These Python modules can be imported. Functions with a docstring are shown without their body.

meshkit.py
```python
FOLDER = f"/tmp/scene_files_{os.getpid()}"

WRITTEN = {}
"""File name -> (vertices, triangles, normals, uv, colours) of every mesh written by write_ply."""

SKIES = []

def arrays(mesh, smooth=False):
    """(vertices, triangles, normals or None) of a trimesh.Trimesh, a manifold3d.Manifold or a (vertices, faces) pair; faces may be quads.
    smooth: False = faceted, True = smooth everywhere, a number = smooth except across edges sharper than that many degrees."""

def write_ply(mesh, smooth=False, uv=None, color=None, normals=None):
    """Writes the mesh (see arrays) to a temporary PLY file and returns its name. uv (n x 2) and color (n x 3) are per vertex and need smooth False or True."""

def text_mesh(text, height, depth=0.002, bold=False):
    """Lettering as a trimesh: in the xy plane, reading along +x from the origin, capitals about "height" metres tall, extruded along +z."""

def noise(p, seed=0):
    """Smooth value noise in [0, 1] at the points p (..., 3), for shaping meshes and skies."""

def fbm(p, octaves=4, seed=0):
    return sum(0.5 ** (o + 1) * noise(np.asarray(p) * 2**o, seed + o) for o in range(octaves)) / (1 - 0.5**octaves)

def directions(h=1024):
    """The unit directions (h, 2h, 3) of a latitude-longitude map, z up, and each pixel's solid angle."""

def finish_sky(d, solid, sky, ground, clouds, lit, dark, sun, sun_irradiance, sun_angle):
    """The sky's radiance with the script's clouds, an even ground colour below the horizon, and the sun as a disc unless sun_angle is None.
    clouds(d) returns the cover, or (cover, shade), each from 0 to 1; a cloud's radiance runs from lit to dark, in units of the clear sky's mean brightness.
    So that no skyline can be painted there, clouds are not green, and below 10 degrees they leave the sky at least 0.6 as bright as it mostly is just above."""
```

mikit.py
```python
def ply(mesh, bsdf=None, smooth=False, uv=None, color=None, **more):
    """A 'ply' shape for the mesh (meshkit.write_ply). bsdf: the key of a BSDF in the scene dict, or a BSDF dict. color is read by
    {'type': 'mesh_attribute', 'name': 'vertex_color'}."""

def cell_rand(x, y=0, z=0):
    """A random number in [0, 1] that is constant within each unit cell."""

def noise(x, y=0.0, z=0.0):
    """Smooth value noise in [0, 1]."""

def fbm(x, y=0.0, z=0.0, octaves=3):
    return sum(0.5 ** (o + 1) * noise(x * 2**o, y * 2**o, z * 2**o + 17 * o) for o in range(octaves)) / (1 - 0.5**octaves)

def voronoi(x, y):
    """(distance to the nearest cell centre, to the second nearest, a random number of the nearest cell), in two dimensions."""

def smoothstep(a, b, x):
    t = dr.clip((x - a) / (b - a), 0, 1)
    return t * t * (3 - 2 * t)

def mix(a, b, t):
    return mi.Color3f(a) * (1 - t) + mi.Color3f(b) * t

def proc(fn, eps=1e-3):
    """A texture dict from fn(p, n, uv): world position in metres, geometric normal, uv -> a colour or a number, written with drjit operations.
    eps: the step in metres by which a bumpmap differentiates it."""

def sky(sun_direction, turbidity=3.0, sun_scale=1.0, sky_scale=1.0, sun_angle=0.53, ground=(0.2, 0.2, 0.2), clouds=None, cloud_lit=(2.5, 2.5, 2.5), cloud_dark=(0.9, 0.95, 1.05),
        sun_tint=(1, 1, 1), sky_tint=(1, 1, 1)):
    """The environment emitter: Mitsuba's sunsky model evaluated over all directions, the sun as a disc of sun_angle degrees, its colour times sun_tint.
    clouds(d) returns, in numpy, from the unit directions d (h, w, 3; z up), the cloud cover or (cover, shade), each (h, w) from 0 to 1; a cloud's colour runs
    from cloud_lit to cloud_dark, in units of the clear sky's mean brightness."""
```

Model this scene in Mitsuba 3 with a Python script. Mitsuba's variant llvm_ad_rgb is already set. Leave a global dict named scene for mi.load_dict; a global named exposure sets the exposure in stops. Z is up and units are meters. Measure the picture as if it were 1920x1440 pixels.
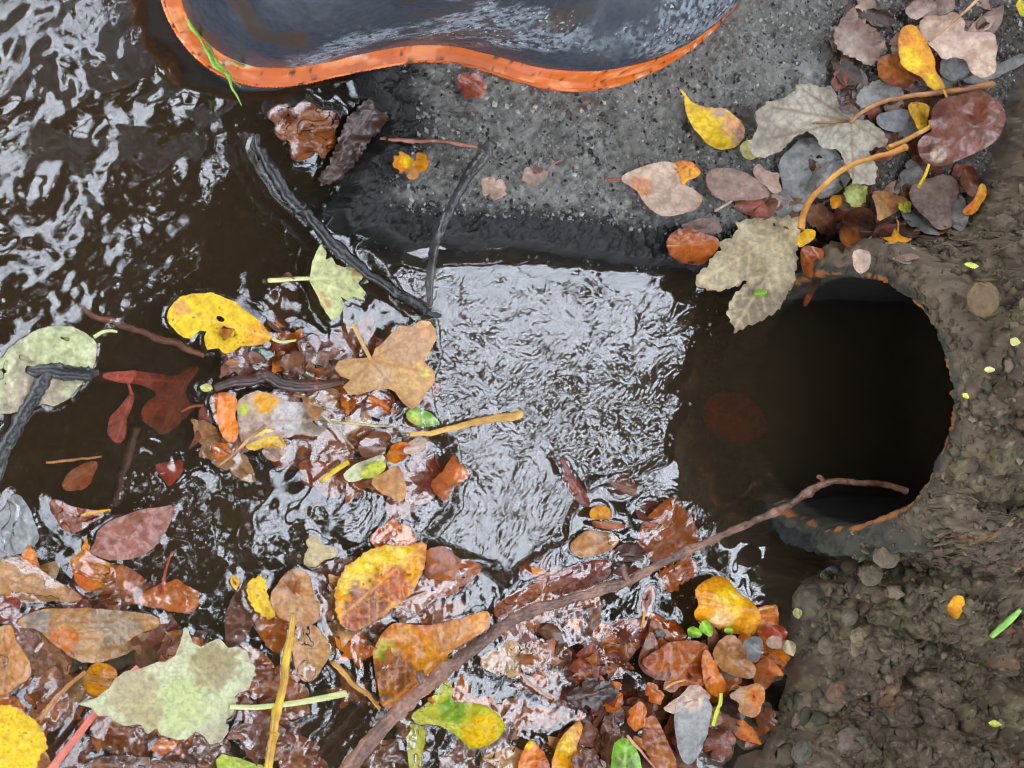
import math, random
import numpy as np
import drjit as dr
import mitsuba as mi
import trimesh
import shapely
from shapely.geometry import Polygon, LineString, Point
from scipy.spatial import Delaunay, cKDTree
import mikit, meshkit
from mikit import proc, ply

random.seed(7)
RNG = np.random.default_rng(7)
scene, labels = {}, {}

# ------------------------------------------------------------------ camera, sky, exposure
TILT = math.radians(32.0)          # camera leans 32 degrees from straight down, towards the bank
DIST = 0.85
HFOV = 35.9
CAM = np.array([-DIST * math.sin(TILT), 0.0, DIST * math.cos(TILT)])
FWD = np.array([math.sin(TILT), 0.0, -math.cos(TILT)])
RGT = np.array([math.cos(TILT), 0.0, math.sin(TILT)])
TX = math.tan(math.radians(HFOV / 2))
scene['camera'] = {
    'type': 'thinlens', 'fov': HFOV, 'fov_axis': 'x', 'aperture_radius': 0.0012, 'focus_distance': DIST,
    'near_clip': 0.02, 'far_clip': 400.0,
    'to_world': mi.ScalarTransform4f().look_at(origin=CAM.tolist(), target=(CAM + FWD).tolist(), up=[0, 1, 0])}
SUN = np.array([-0.25, 0.45, 0.85])


def clouds(d):
    n = meshkit.fbm(d * 3.0, 4, 5)
    return np.ones(d.shape[:2]), np.clip((n - 0.35) * 2.2, 0, 1)


scene['sky'] = mikit.sky(SUN, turbidity=3, sun_scale=0.0, sun_angle=20, clouds=clouds,
                         cloud_lit=(2.40, 2.62, 2.98), cloud_dark=(1.58, 1.78, 2.12), ground=(0.06, 0.06, 0.045))
exposure = 4.55


# ------------------------------------------------------------------ helpers
def lin(c, k=1.0):
    c = np.asarray(c, float) / 255.0
    return np.where(c <= 0.04045, c / 12.92, ((c + 0.055) / 1.055) ** 2.4) * k


def P(px, py, z=0.0):
    """the point at height z that stands at this spot of the 1920 x 1440 photograph"""
    u = (np.asarray(px, float) - 960) / 960 * TX
    v = (720 - np.asarray(py, float)) / 960 * TX
    d = FWD + u[..., None] * RGT + v[..., None] * np.array([0.0, 1.0, 0.0])
    s = (np.asarray(z, float) - CAM[2]) / d[..., 2]
    return CAM + s[..., None] * d


def proj(p):
    q = np.asarray(p) - CAM
    w = q @ FWD
    return np.stack([960 + 960 * (q @ RGT) / w / TX, 720 - 960 * q[..., 1] / w / TX], -1)


def smooth(a, b, x):
    t = np.clip((x - a) / (b - a), 0, 1)
    return t * t * (3 - 2 * t)


def n2(x, y, f, seed=0, octaves=1):
    """noise in [0, 1] of the ground plane, f cells to the metre"""
    p = np.stack([np.asarray(x) * f, np.asarray(y) * f, np.full_like(np.asarray(x, float), 0.37 * seed)], -1)
    return meshkit.noise(p, seed) if octaves == 1 else meshkit.fbm(p, octaves, seed)


def seg_dist(x, y, pts):
    best = np.full(np.shape(x), 1e9)
    for (ax, ay), (bx, by) in zip(pts[:-1], pts[1:]):
        dx, dy = bx - ax, by - ay
        t = np.clip(((x - ax) * dx + (y - ay) * dy) / (dx * dx + dy * dy + 1e-18), 0, 1)
        best = np.minimum(best, np.hypot(x - ax - t * dx, y - ay - t * dy))
    return best


def poly_sd(x, y, pts):
    """signed distance, positive inside"""
    pts = np.asarray(pts, float)
    ring = np.vstack([pts, pts[:1]])
    d = seg_dist(x, y, ring)
    inside = shapely.contains_xy(Polygon(pts), np.asarray(x), np.asarray(y))
    return np.where(inside, d, -d)


def spline(pts, n):
    """Catmull-Rom through pts, n samples"""
    p = np.asarray(pts, float)
    if len(p) == 2:
        return p[0] + (p[1] - p[0]) * np.linspace(0, 1, n)[:, None]
    q = np.vstack([2 * p[0] - p[1], p, 2 * p[-1] - p[-2]])
    t = np.linspace(0, len(p) - 1 - 1e-9, n)
    i = t.astype(int)
    u = (t - i)[:, None]
    a, b, c, d = q[i], q[i + 1], q[i + 2], q[i + 3]
    return 0.5 * (2 * b + (c - a) * u + (2 * a - 5 * b + 4 * c - d) * u ** 2 + (3 * b - a - 3 * c + d) * u ** 3)


def chaikin(p, k=2):
    p = np.asarray(p, float)
    for _ in range(k):
        q = np.roll(p, -1, 0)
        p = np.stack([0.75 * p + 0.25 * q, 0.25 * p + 0.75 * q], 1).reshape(-1, 2)
    return p


def resample(p, step):
    ring = LineString(np.vstack([p, p[:1]]))
    n = max(8, int(ring.length / step))
    return np.array([ring.interpolate(i / n, normalized=True).coords[0] for i in range(n)])


def tube(pts, radii, sides=8, rough=0.0, seed=0, cap=True):
    p = np.asarray(pts, float)
    r = np.broadcast_to(np.asarray(radii, float), (len(p),))
    t = np.gradient(p, axis=0)
    t /= np.linalg.norm(t, axis=1, keepdims=True) + 1e-12
    up = np.where(np.abs(t[:, 2:]) < 0.9, [0, 0, 1.0], [1.0, 0, 0])
    a = np.cross(t, up)
    a /= np.linalg.norm(a, axis=1, keepdims=True)
    b = np.cross(t, a)
    ang = np.arange(sides) * 2 * np.pi / sides
    ring = np.cos(ang)[None, :, None] * a[:, None] + np.sin(ang)[None, :, None] * b[:, None]
    v = p[:, None] + r[:, None, None] * ring
    if rough:
        k = 1 + rough * (meshkit.fbm(v * 350, 3, seed) - 0.5) * 2
        v = p[:, None] + r[:, None, None] * k[..., None] * ring
    v = v.reshape(-1, 3)
    i, j = np.meshgrid(np.arange(len(p) - 1), np.arange(sides), indexing='ij')
    f = np.stack([i * sides + j, i * sides + (j + 1) % sides, (i + 1) * sides + (j + 1) % sides, (i + 1) * sides + j], -1).reshape(-1, 4)
    f = np.vstack([f[:, [0, 2, 1]], f[:, [0, 3, 2]]])
    if cap:
        n = len(v)
        v = np.vstack([v, p[:1] - t[:1] * r[0] * 0.3, p[-1:] + t[-1:] * r[-1] * 0.3])
        k = np.arange(sides)
        e = (len(p) - 1) * sides
        f = np.vstack([f, np.stack([k, (k + 1) % sides, k * 0 + n], 1)[:, [1, 0, 2]] * 1, np.stack([e + k, e + (k + 1) % sides, k * 0 + n + 1], 1)])
    return v, f


def merge(parts):
    vs, fs, cs, at = [], [], [], 0
    for m in parts:
        vs.append(m[0]); fs.append(np.asarray(m[1]) + at); at += len(m[0])
        if len(m) > 2:
            cs.append(m[2])
    return (np.vstack(vs), np.vstack(fs), np.vstack(cs)) if cs else (np.vstack(vs), np.vstack(fs))


def key_for(name):
    if name not in scene and name not in labels:
        return name
    i = 1
    while f'{name}_{i:03d}' in scene or f'{name}_{i:03d}' in labels:
        i += 1
    return f'{name}_{i:03d}'


def add(name, mesh, bsdf, parent=None, label=None, cat=None, group=None, kind=None, smoothing=True):
    key = key_for(f'{parent}__{name}' if parent else name)
    v, f = mesh[0], mesh[1]
    color = np.clip(mesh[2], 0, 1) if len(mesh) > 2 else None
    scene[key] = ply((v, f), bsdf, smooth=smoothing, color=color)
    tag(key, label, cat, group, kind)
    return key


def tag(key, label=None, cat=None, group=None, kind=None):
    e = {k: x for k, x in (('label', label), ('category', cat), ('group', group), ('kind', kind)) if x}
    if e:
        labels[key] = e


# ------------------------------------------------------------------ materials
VC = {'type': 'mesh_attribute', 'name': 'vertex_color'}


def grit(p, n, uv):
    return 0.0005 * mikit.fbm(p.x * 1100, p.y * 1100, p.z * 1100, 2)


def mat(rough, bump=None, scale=1.0, spec=0.5, coat=0.0, eps=2e-4):
    b = {'type': 'principled', 'base_color': VC, 'roughness': rough, 'specular': spec}
    if coat:
        b['clearcoat'] = coat
        b['clearcoat_gloss'] = 0.9
    if bump:
        b = {'type': 'bumpmap', 'arbitrary': proc(bump, eps), 'scale': scale, 'bsdf': b}
    return {'type': 'twosided', 'bsdf': b}


scene['leaf_wet'] = mat(0.22, coat=0.5)
scene['leaf_damp'] = mat(0.42)
scene['leaf_dry'] = mat(0.6, spec=0.35)
scene['mud_mat'] = mat(0.42, grit, 1.6, spec=0.45)
scene['soil_mat'] = mat(0.72, grit, 1.3, spec=0.3)
scene['bed_mat'] = mat(0.7)
scene['wood_wet'] = mat(0.28, coat=0.4)
scene['wood_damp'] = mat(0.42)
scene['rubber'] = mat(0.40, spec=0.55)
scene['rand_rubber'] = mat(0.38, spec=0.5)


def boot_dust(p, n, uv):
    a = mikit.fbm(p.x * 30, p.y * 30, p.z * 30, 4)
    g = mikit.fbm(p.x * 420, p.y * 420, p.z * 420, 3)
    c = mikit.mix(lin((30, 34, 41)).tolist(), lin((52, 57, 66)).tolist(), g)
    d = mikit.smoothstep(0.46, 0.62, a) * mikit.smoothstep(0.30, 0.70, g) * 0.75
    c = mikit.mix(c, lin((138, 142, 148)).tolist(), d)
    b = mikit.smoothstep(0.58, 0.66, mikit.fbm(p.x * 44 + 7, p.y * 44, p.z * 44, 4)) * 0.8
    c = mikit.mix(c, lin((58, 44, 34)).tolist(), b)
    s = mikit.smoothstep(0.80, 0.84, mikit.noise(p.x * 520, p.y * 520, p.z * 520)) * mikit.smoothstep(0.45, 0.6, a)
    return mikit.mix(c, lin((170, 168, 160)).tolist(), s * 0.8)


scene['dusty_rubber'] = {'type': 'twosided', 'bsdf': {'type': 'principled', 'base_color': proc(boot_dust), 'roughness': 0.42, 'specular': 0.55}}
scene['crown_leaf'] = {'type': 'principledthin', 'base_color': VC, 'roughness': 0.5, 'diff_trans': 0.7}
scene['water_mat'] = {'type': 'thindielectric', 'int_ior': 1.58}

# ------------------------------------------------------------------ where things stand: ground heights
PIPE_Z = 0.040
_c = P(np.array([1560, 1560, 1560]), np.array([750, 515, 985]), np.array([PIPE_Z] * 3))
PX, PY = _c[0, 0], _c[0, 1]
R_IN = (_c[1, 1] - _c[2, 1]) / 2
R_OUT = R_IN + 0.018
R_MID = (R_IN + R_OUT) / 2
LEAN = 0.24                              # the mouth leans back: x grows by this for each metre of height


def px_poly(pts, z=0.0):
    a = np.asarray(pts, float)
    return P(a[:, 0], a[:, 1], z)[:, :2]


MUD = px_poly([(700, 178), (715, 215), (690, 270), (650, 325), (612, 390), (640, 442), (740, 466), (830, 474), (930, 478), (1010, 476), (1100, 486), (1260, 506),
               (1330, 520), (1480, 500), (1560, 470), (1700, 470), (2300, 500), (2600, -300), (2000, -900), (640, -900), (690, -300), (670, 60)], 0.012)
SHOAL = px_poly([(1130, 1560), (1060, 1420), (1120, 1300), (1190, 1230), (1290, 1170), (1400, 1160), (1500, 1180), (1560, 1300), (1520, 1700)])
LITTER = px_poly([(-200, 930), (80, 940), (330, 950), (420, 1040), (560, 1000), (640, 900), (700, 800), (820, 800), (1000, 1010), (1120, 1000), (1240, 1000), (1200, 1200),
                  (1060, 1420), (1130, 1700), (-300, 1700)])
_front = [P(np.array(a), np.array(b), z)[:2] for a, b, z in
          ((2050, -500, .05), (1985, -100, .05), (1935, 100, .05), (1885, 250, .05), (1845, 345, .045), (1770, 430, .045))]
_front += [np.array([PX + 0.012, PY + R_OUT * 0.98]), np.array([PX - 0.004, PY + R_OUT * 0.5]), np.array([PX - 0.004, PY - R_OUT * 0.45]), np.array([PX + 0.004, PY - R_OUT * 0.8])]
_front += [P(np.array(a), np.array(b), z)[:2] for a, b, z in
           ((1600, 1060, .015), (1535, 1090, .01), (1490, 1130, .0), (1478, 1190, .0), (1490, 1240, .0), (1465, 1300, .0), (1440, 1370, .0), (1415, 1440, .0), (1380, 1600, .0), (1300, 2000, .0))]
_front = np.array(_front)[::-1]
_zf = np.array([.045, .045, .045, .045, .04, .035, .0, .0, .0, .0, .0, .0, .0, .0, .0, .0, .0, .0, .0, .0])[::-1]


def ground(x, y, detail=True):
    """height of the solid ground (stream bed, mud flat, soil bank)"""
    x, y = np.asarray(x, float), np.asarray(y, float)
    wob = (n2(x, y, 45, 3, 3) - 0.5)
    # stream bed
    bed = -0.042 - 0.012 * n2(x, y, 14, 1, 2) + 0.016 * smooth(-0.03, 0.05, poly_sd(x, y, LITTER))
    bed += 0.012 * np.exp(-((x - P(np.array(500.), np.array(950.))[0]) ** 2 + (y - P(np.array(500.), np.array(950.))[1]) ** 2) / 0.03 ** 2)
    if detail:
        bed += 0.004 * (n2(x, y, 110, 9, 3) - 0.5)
    # shallow heap of litter at the foot of the bank
    ds = poly_sd(x, y, SHOAL)
    bed = np.maximum(bed, -0.05 + 0.05 * smooth(-0.02, 0.025, ds + 0.012 * wob))
    # mud flat
    dm = poly_sd(x, y, MUD)
    e = dm + 0.012 * wob
    mud = -0.06 + 0.074 * smooth(-0.010, 0.007, e) + 0.006 * smooth(0.0, 0.05, e) + 0.022 * smooth(0.10, 0.28, x) * smooth(0, 0.06, e)
    if detail:
        mud += smooth(-0.02, 0.0, e) * (0.0065 * (n2(x, y, 55, 5, 2) - 0.5) + 0.0048 * (n2(x, y, 200, 6, 2) - 0.5) + 0.0040 * (n2(x, y, 520, 7, 2) - 0.5))
    h = np.maximum(bed, mud)
    # soil bank
    xf = np.interp(y, _front[:, 1], _front[:, 0])
    zf = np.interp(y, _front[:, 1], _zf)
    d = x - xf + 0.007 * (n2(x, y, 70, 11, 2) - 0.5) + 0.004 * (n2(x, y, 160, 12, 2) - 0.5)
    dd = np.maximum(d, 0)
    rise = 0.050 * (1 - np.exp(-dd / 0.018)) + 0.40 * dd
    over = np.exp(-((y - PY) / 0.105) ** 4)
    rise += over * 0.092 * smooth(0.000, 0.034, d + 0.010 - 0.034 * smooth(PY + 0.0, PY + 0.05, y))
    low = np.where(d < 0, d * 3.0, 0)
    bank = zf - 0.004 + low + np.where(rise > 1.2, 1.2 + 0.3 * (rise - 1.2), rise)
    if detail:
        m = smooth(-0.01, 0.02, d)
        bank += m * CLODS(x, y)
    return np.maximum(h, bank)


_clod_sets = []
for _s, (_n, _amp) in enumerate(((520, 0.020), (2600, 0.0105), (14000, 0.0042))):
    _r = np.random.default_rng(40 + _s)
    _q = np.stack([_r.uniform(0.10, 0.62, _n), _r.uniform(-0.40, 0.40, _n)], 1)
    _clod_sets.append((cKDTree(_q), _r.uniform(0.15, 1.0, _n), math.sqrt(0.52 * 0.8 / _n), _amp))


def CLODS(x, y):
    """rounded crumbs of soil, packed"""
    wx = x + 0.008 * (n2(x, y, 120, 21, 2) - 0.5)
    wy = y + 0.008 * (n2(x, y, 120, 22, 2) - 0.5)
    out = 0.0
    q = np.stack([wx.ravel(), wy.ravel()], 1)
    for tree, size, step, amp in _clod_sets:
        d, i = tree.query(q, k=1, distance_upper_bound=step * 3, workers=-1)
        ok = np.isfinite(d)
        k = np.where(ok, size[np.minimum(i, len(size) - 1)], 0.0)
        dome = np.sqrt(np.maximum(0, 1 - (np.where(ok, d, 1) / (step * 0.72)) ** 2)) * k
        out = out + amp * dome.reshape(np.shape(x))
    return out + 0.0050 * (n2(x, y, 150, 23, 3) - 0.5) + 0.0022 * (n2(x, y, 600, 24, 2) - 0.5) - 0.0125


# a coarse table of the smooth ground, for laying things down
_gx, _gy = np.linspace(-0.4, 0.62, 340), np.linspace(-0.36, 0.36, 240)
_GX, _GY = np.meshgrid(_gx, _gy, indexing='ij')
from scipy.interpolate import RegularGridInterpolator
from scipy.ndimage import gaussian_filter
_gt = RegularGridInterpolator((_gx, _gy), gaussian_filter(ground(_GX, _GY, False), 1.6), bounds_error=False, fill_value=None)


def lay(x, y):
    return np.maximum(_gt(np.stack([x, y], -1)), 0.0015)


def place(px, py, where, relief=0.0):
    """points under these spots of the photograph; where = a height, or ('g', offset) above the ground"""
    px, py = np.asarray(px, float), np.asarray(py, float)
    if not isinstance(where, tuple):
        return P(px, py, np.broadcast_to(np.asarray(where + relief, float), px.shape))
    z = np.zeros(px.shape) + 0.02
    for _ in range(7):
        q = P(px, py, z)
        z = 0.35 * z + 0.65 * (lay(q[..., 0], q[..., 1]) + where[1] + relief)
    return P(px, py, z)
# ------------------------------------------------------------------ ground meshes
def axis(a, b, step, far_a, far_b):
    mid = np.arange(a, b + step, step)
    g = step * np.cumsum(1.25 ** np.arange(1, 60))
    lo = a - g[g < a - far_a]
    hi = b + g[g < far_b - b]
    return np.concatenate([lo[::-1], mid, hi])


GX = axis(-0.30, 0.41, 0.00095, -40, 40)
GX = np.concatenate([GX[GX < 0.172], np.arange(0.172, 0.275, 0.0005), GX[GX >= 0.275]])   # finer where the bank is steep
GY = axis(-0.275, 0.275, 0.0009, -40, 40)
X, Y = np.meshgrid(GX, GY, indexing='ij')
Z = ground(X, Y)
nx, ny = X.shape
ii, jj = np.meshgrid(np.arange(nx - 1), np.arange(ny - 1), indexing='ij')
quad = np.stack([ii * ny + jj, (ii + 1) * ny + jj, (ii + 1) * ny + jj + 1, ii * ny + jj + 1], -1).reshape(-1, 4)
V = np.stack([X, Y, Z], -1).reshape(-1, 3)
_m = smooth(0.0, 0.02, V[:, 0] - np.interp(V[:, 1], _front[:, 1], _front[:, 0])) * (np.abs(V[:, 1]) < 0.4) * (V[:, 0] < 0.6)
_w = np.stack([0.012 * (meshkit.fbm(V * 80, 3, 81) - 0.5) + 0.0070 * (meshkit.fbm(V * 240, 3, 82) - 0.5), 0.008 * (meshkit.fbm(V * 80, 3, 83) - 0.5) + 0.0045 * (meshkit.fbm(V * 240, 2, 84) - 0.5), 0.003 * (meshkit.fbm(V * 260, 3, 85) - 0.5)], 1)
V = V + _w * _m[:, None]
in_pipe = (np.hypot(V[:, 1] - PY, V[:, 2] - PIPE_Z) < R_MID) & (V[:, 0] > PX + LEAN * (V[:, 2] - PIPE_Z) - 0.006) & (V[:, 0] < PX + 0.5)
quad = quad[~in_pipe[quad].any(1)]

# which ground each face is
dm = poly_sd(X, Y, MUD).ravel()
xf = np.interp(V[:, 1], _front[:, 1], _front[:, 0])
is_bank = V[:, 0] - xf > 0.002
is_mud = (dm > -0.014) & ~is_bank
cls = np.where(is_bank, 2, np.where(is_mud, 1, 0))[quad[:, 0]]

x, y, z = V.T
g1, g2, g3, g4 = n2(x, y, 900, 31), n2(x, y, 380, 32, 2), n2(x, y, 40, 33, 3), n2(x, y, 130, 34, 2)
# mud: grey grit with pale and black grains, a black sludge skirt along the water line
wet_edge = smooth(0.031, 0.020, dm + 0.010 * (n2(x, y, 60, 35, 3) - 0.5) + 0.006 * (g2 - 0.5) + 0.02 * smooth(0.17, 0.24, x))
mud_c = lin((118, 114, 106)) * (0.30 + 1.2 * g2[:, None]) * (0.75 + 0.5 * g4[:, None])
mud_c = mud_c * (1 - 0.35 * smooth(0.55, 0.7, g3))[:, None] + lin((58, 50, 40)) * (0.35 * smooth(0.55, 0.7, g3))[:, None]
pale = smooth(0.80, 0.9, g1)[:, None]
mud_c = mud_c * (1 - pale) + lin((160, 158, 150)) * pale
black = smooth(0.26, 0.14, g1)[:, None]
mud_c = mud_c * (1 - black) + lin((34, 33, 31)) * black
dirt = (smooth(0.62, 0.72, n2(x, y, 75, 36, 3)) * 0.6)[:, None]
mud_c = mud_c * (1 - dirt) + lin((34, 32, 29)) * dirt
pile = px_poly([(1440, 430), (1500, 330), (1560, 210), (1540, 90), (1580, -60), (2100, -60), (2100, 560), (1500, 540)], 0.03)
soilmix = (smooth(-0.012, 0.012, poly_sd(x, y, pile) + 0.03 * (n2(x, y, 55, 43, 3) - 0.5)) * 0.85)[:, None]
mud_c = mud_c * (1 - soilmix) + lin((66, 54, 43)) * (0.45 + 1.0 * g2[:, None]) * soilmix
mud_c = mud_c * (1 - wet_edge[:, None]) + lin((20, 19, 18)) * (0.6 + 0.8 * g2[:, None]) * wet_edge[:, None]
g2s, g4s = meshkit.fbm(V * 380, 2, 32), meshkit.fbm(V * 130, 2, 34)
# soil: brown crumbs, olive algae in patches, pale grains
soil_c = lin((84, 70, 54)) * (0.45 + 1.0 * g4s[:, None]) * (0.6 + 0.8 * g2s[:, None])
alg = (smooth(0.48, 0.62, n2(x, y, 22, 37, 3)) * smooth(0.4, 0.65, g4s) * 0.45)[:, None]
soil_c = soil_c * (1 - alg) + lin((104, 98, 62)) * (0.6 + 0.7 * g2s[:, None]) * alg
rust = (smooth(0.66, 0.74, n2(x, y, 48, 38, 3)) * 0.5)[:, None]
soil_c = soil_c * (1 - rust) + lin((112, 76, 52)) * rust
soil_c = soil_c * (1 - 0.8 * smooth(0.70, 0.76, g2s)[:, None]) + lin((118, 106, 84)) * 0.8 * smooth(0.70, 0.76, g2s)[:, None]
# bed: dark brown silt
bed_c = lin((74, 54, 38)) * (0.5 + 0.8 * g4[:, None]) * (0.7 + 0.6 * g3[:, None])
tan = smooth(0.6, 0.75, n2(x, y, 170, 39, 3))[:, None] * 0.6
bed_c = bed_c * (1 - tan) + lin((120, 88, 60)) * tan


def sub(faces, col):
    used, inv = np.unique(faces, return_inverse=True)
    f = inv.reshape(faces.shape)
    return V[used], np.vstack([f[:, [0, 1, 2]], f[:, [0, 2, 3]]]), col[used]


add('stream_bed', sub(quad[cls == 0], bed_c), 'bed_mat', kind='structure', label='dark brown silt bed of the stream under the shallow water')
add('mud_flat', sub(quad[cls == 1], mud_c), 'mud_mat', kind='structure', label='grey gritty wet mud flat beside the boot with a black sludge edge')
add('soil_bank', sub(quad[cls == 2], soil_c), 'soil_mat', kind='structure', label='crumbly brown soil bank with olive algae rising behind the pipe')

# ------------------------------------------------------------------ the clay pipe
def pipe_mesh():
    n, parts = 420, []
    a = np.linspace(0, 2 * np.pi, n, endpoint=False)
    ca, sa = np.cos(a), np.sin(a)
    prof = [(R_IN, 0.55), (R_IN, 0.3)] + [(R_IN, t) for t in np.linspace(0.2, 0.006, 24)] + [(R_IN + 0.0008, 0.0025), (R_IN + 0.0025, 0.0006)]
    prof += [(r, 0.0) for r in np.linspace(R_IN + 0.004, R_OUT - 0.004, 10)] + [(R_OUT - 0.0015, 0.001), (R_OUT, 0.004)] + [(R_OUT, t) for t in np.linspace(0.01, 0.2, 24)] + [(R_OUT, 0.55)]
    vs = []
    for r, t in prof:
        yy, zz = PY + r * ca, PIPE_Z + r * sa
        xx = PX + LEAN * (zz - PIPE_Z) + t
        vs.append(np.stack([xx, yy, zz], 1))
    v = np.array(vs)
    p = v.reshape(-1, 3)
    nn = (meshkit.fbm(p * 55, 4, 3) - 0.5)
    rad = p - np.array([0, PY, PIPE_Z]) * [0, 1, 1]
    rad[:, 0] = 0
    rad /= np.linalg.norm(rad, axis=1, keepdims=True)
    p = p + rad * (nn * 0.004)[:, None]
    p = p + rad * ((meshkit.fbm(p * 110, 3, 18) - 0.45) * np.repeat(np.arange(len(prof)) >= 30, n))[:, None] * 0.016
    p = p + rad * ((meshkit.fbm(p * 420, 3, 19) - 0.5) * np.repeat(np.arange(len(prof)) >= 24, n))[:, None] * 0.0045
    p[:, 0] -= (meshkit.fbm(p * 380, 3, 20) - 0.5) * 0.0050
    p[:, 0] += (meshkit.fbm(p * 100, 3, 8) - 0.5) * 0.010 + (meshkit.fbm(p * 30, 2, 9) - 0.5) * 0.010
    m = len(prof)
    i, j = np.meshgrid(np.arange(m - 1), np.arange(n), indexing='ij')
    q = np.stack([i * n + j, i * n + (j + 1) % n, (i + 1) * n + (j + 1) % n, (i + 1) * n + j], -1).reshape(-1, 4)
    f = np.vstack([q[:, [0, 1, 2]], q[:, [0, 2, 3]]])
    # closed far end
    c = len(p)
    p = np.vstack([p, [[PX + 0.55, PY, PIPE_Z]]])
    k = np.arange(n)
    f = np.vstack([f, np.stack([k, (k + 1) % n, k * 0 + c], 1)])
    g = meshkit.fbm(p * 70, 3, 4)[:, None]
    col = lin((58, 53, 42)) * (0.5 + g)
    grime = smooth(0.5, 0.6, meshkit.fbm(p * 150, 3, 21))[:, None] * 0.6
    col = col * (1 - grime) + lin((34, 31, 25)) * grime
    moss = smooth(0.45, 0.6, meshkit.fbm(p * 40, 3, 12))[:, None]
    col = col * (1 - moss) + lin((52, 54, 42)) * moss * (0.5 + g) + 0
    # earth stuck on the upper rim, rust along the inner lip
    idx = np.repeat(np.arange(m), n)
    ang = np.tile(a, m)
    idx, ang = np.append(idx, 0), np.append(ang, 0)
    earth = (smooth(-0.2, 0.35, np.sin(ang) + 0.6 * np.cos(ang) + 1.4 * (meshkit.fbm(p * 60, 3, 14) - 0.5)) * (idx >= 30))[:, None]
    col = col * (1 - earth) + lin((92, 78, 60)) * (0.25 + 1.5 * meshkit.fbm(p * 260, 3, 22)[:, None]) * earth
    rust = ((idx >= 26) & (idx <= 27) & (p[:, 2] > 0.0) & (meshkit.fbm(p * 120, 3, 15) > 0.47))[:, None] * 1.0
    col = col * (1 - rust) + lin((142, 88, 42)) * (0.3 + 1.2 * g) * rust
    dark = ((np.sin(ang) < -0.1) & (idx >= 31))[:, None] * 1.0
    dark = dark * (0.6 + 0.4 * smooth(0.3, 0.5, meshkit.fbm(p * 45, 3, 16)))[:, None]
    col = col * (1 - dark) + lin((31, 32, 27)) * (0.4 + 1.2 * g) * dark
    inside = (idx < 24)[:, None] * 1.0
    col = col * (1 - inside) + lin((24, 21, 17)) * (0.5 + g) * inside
    return p, f, col


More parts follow.
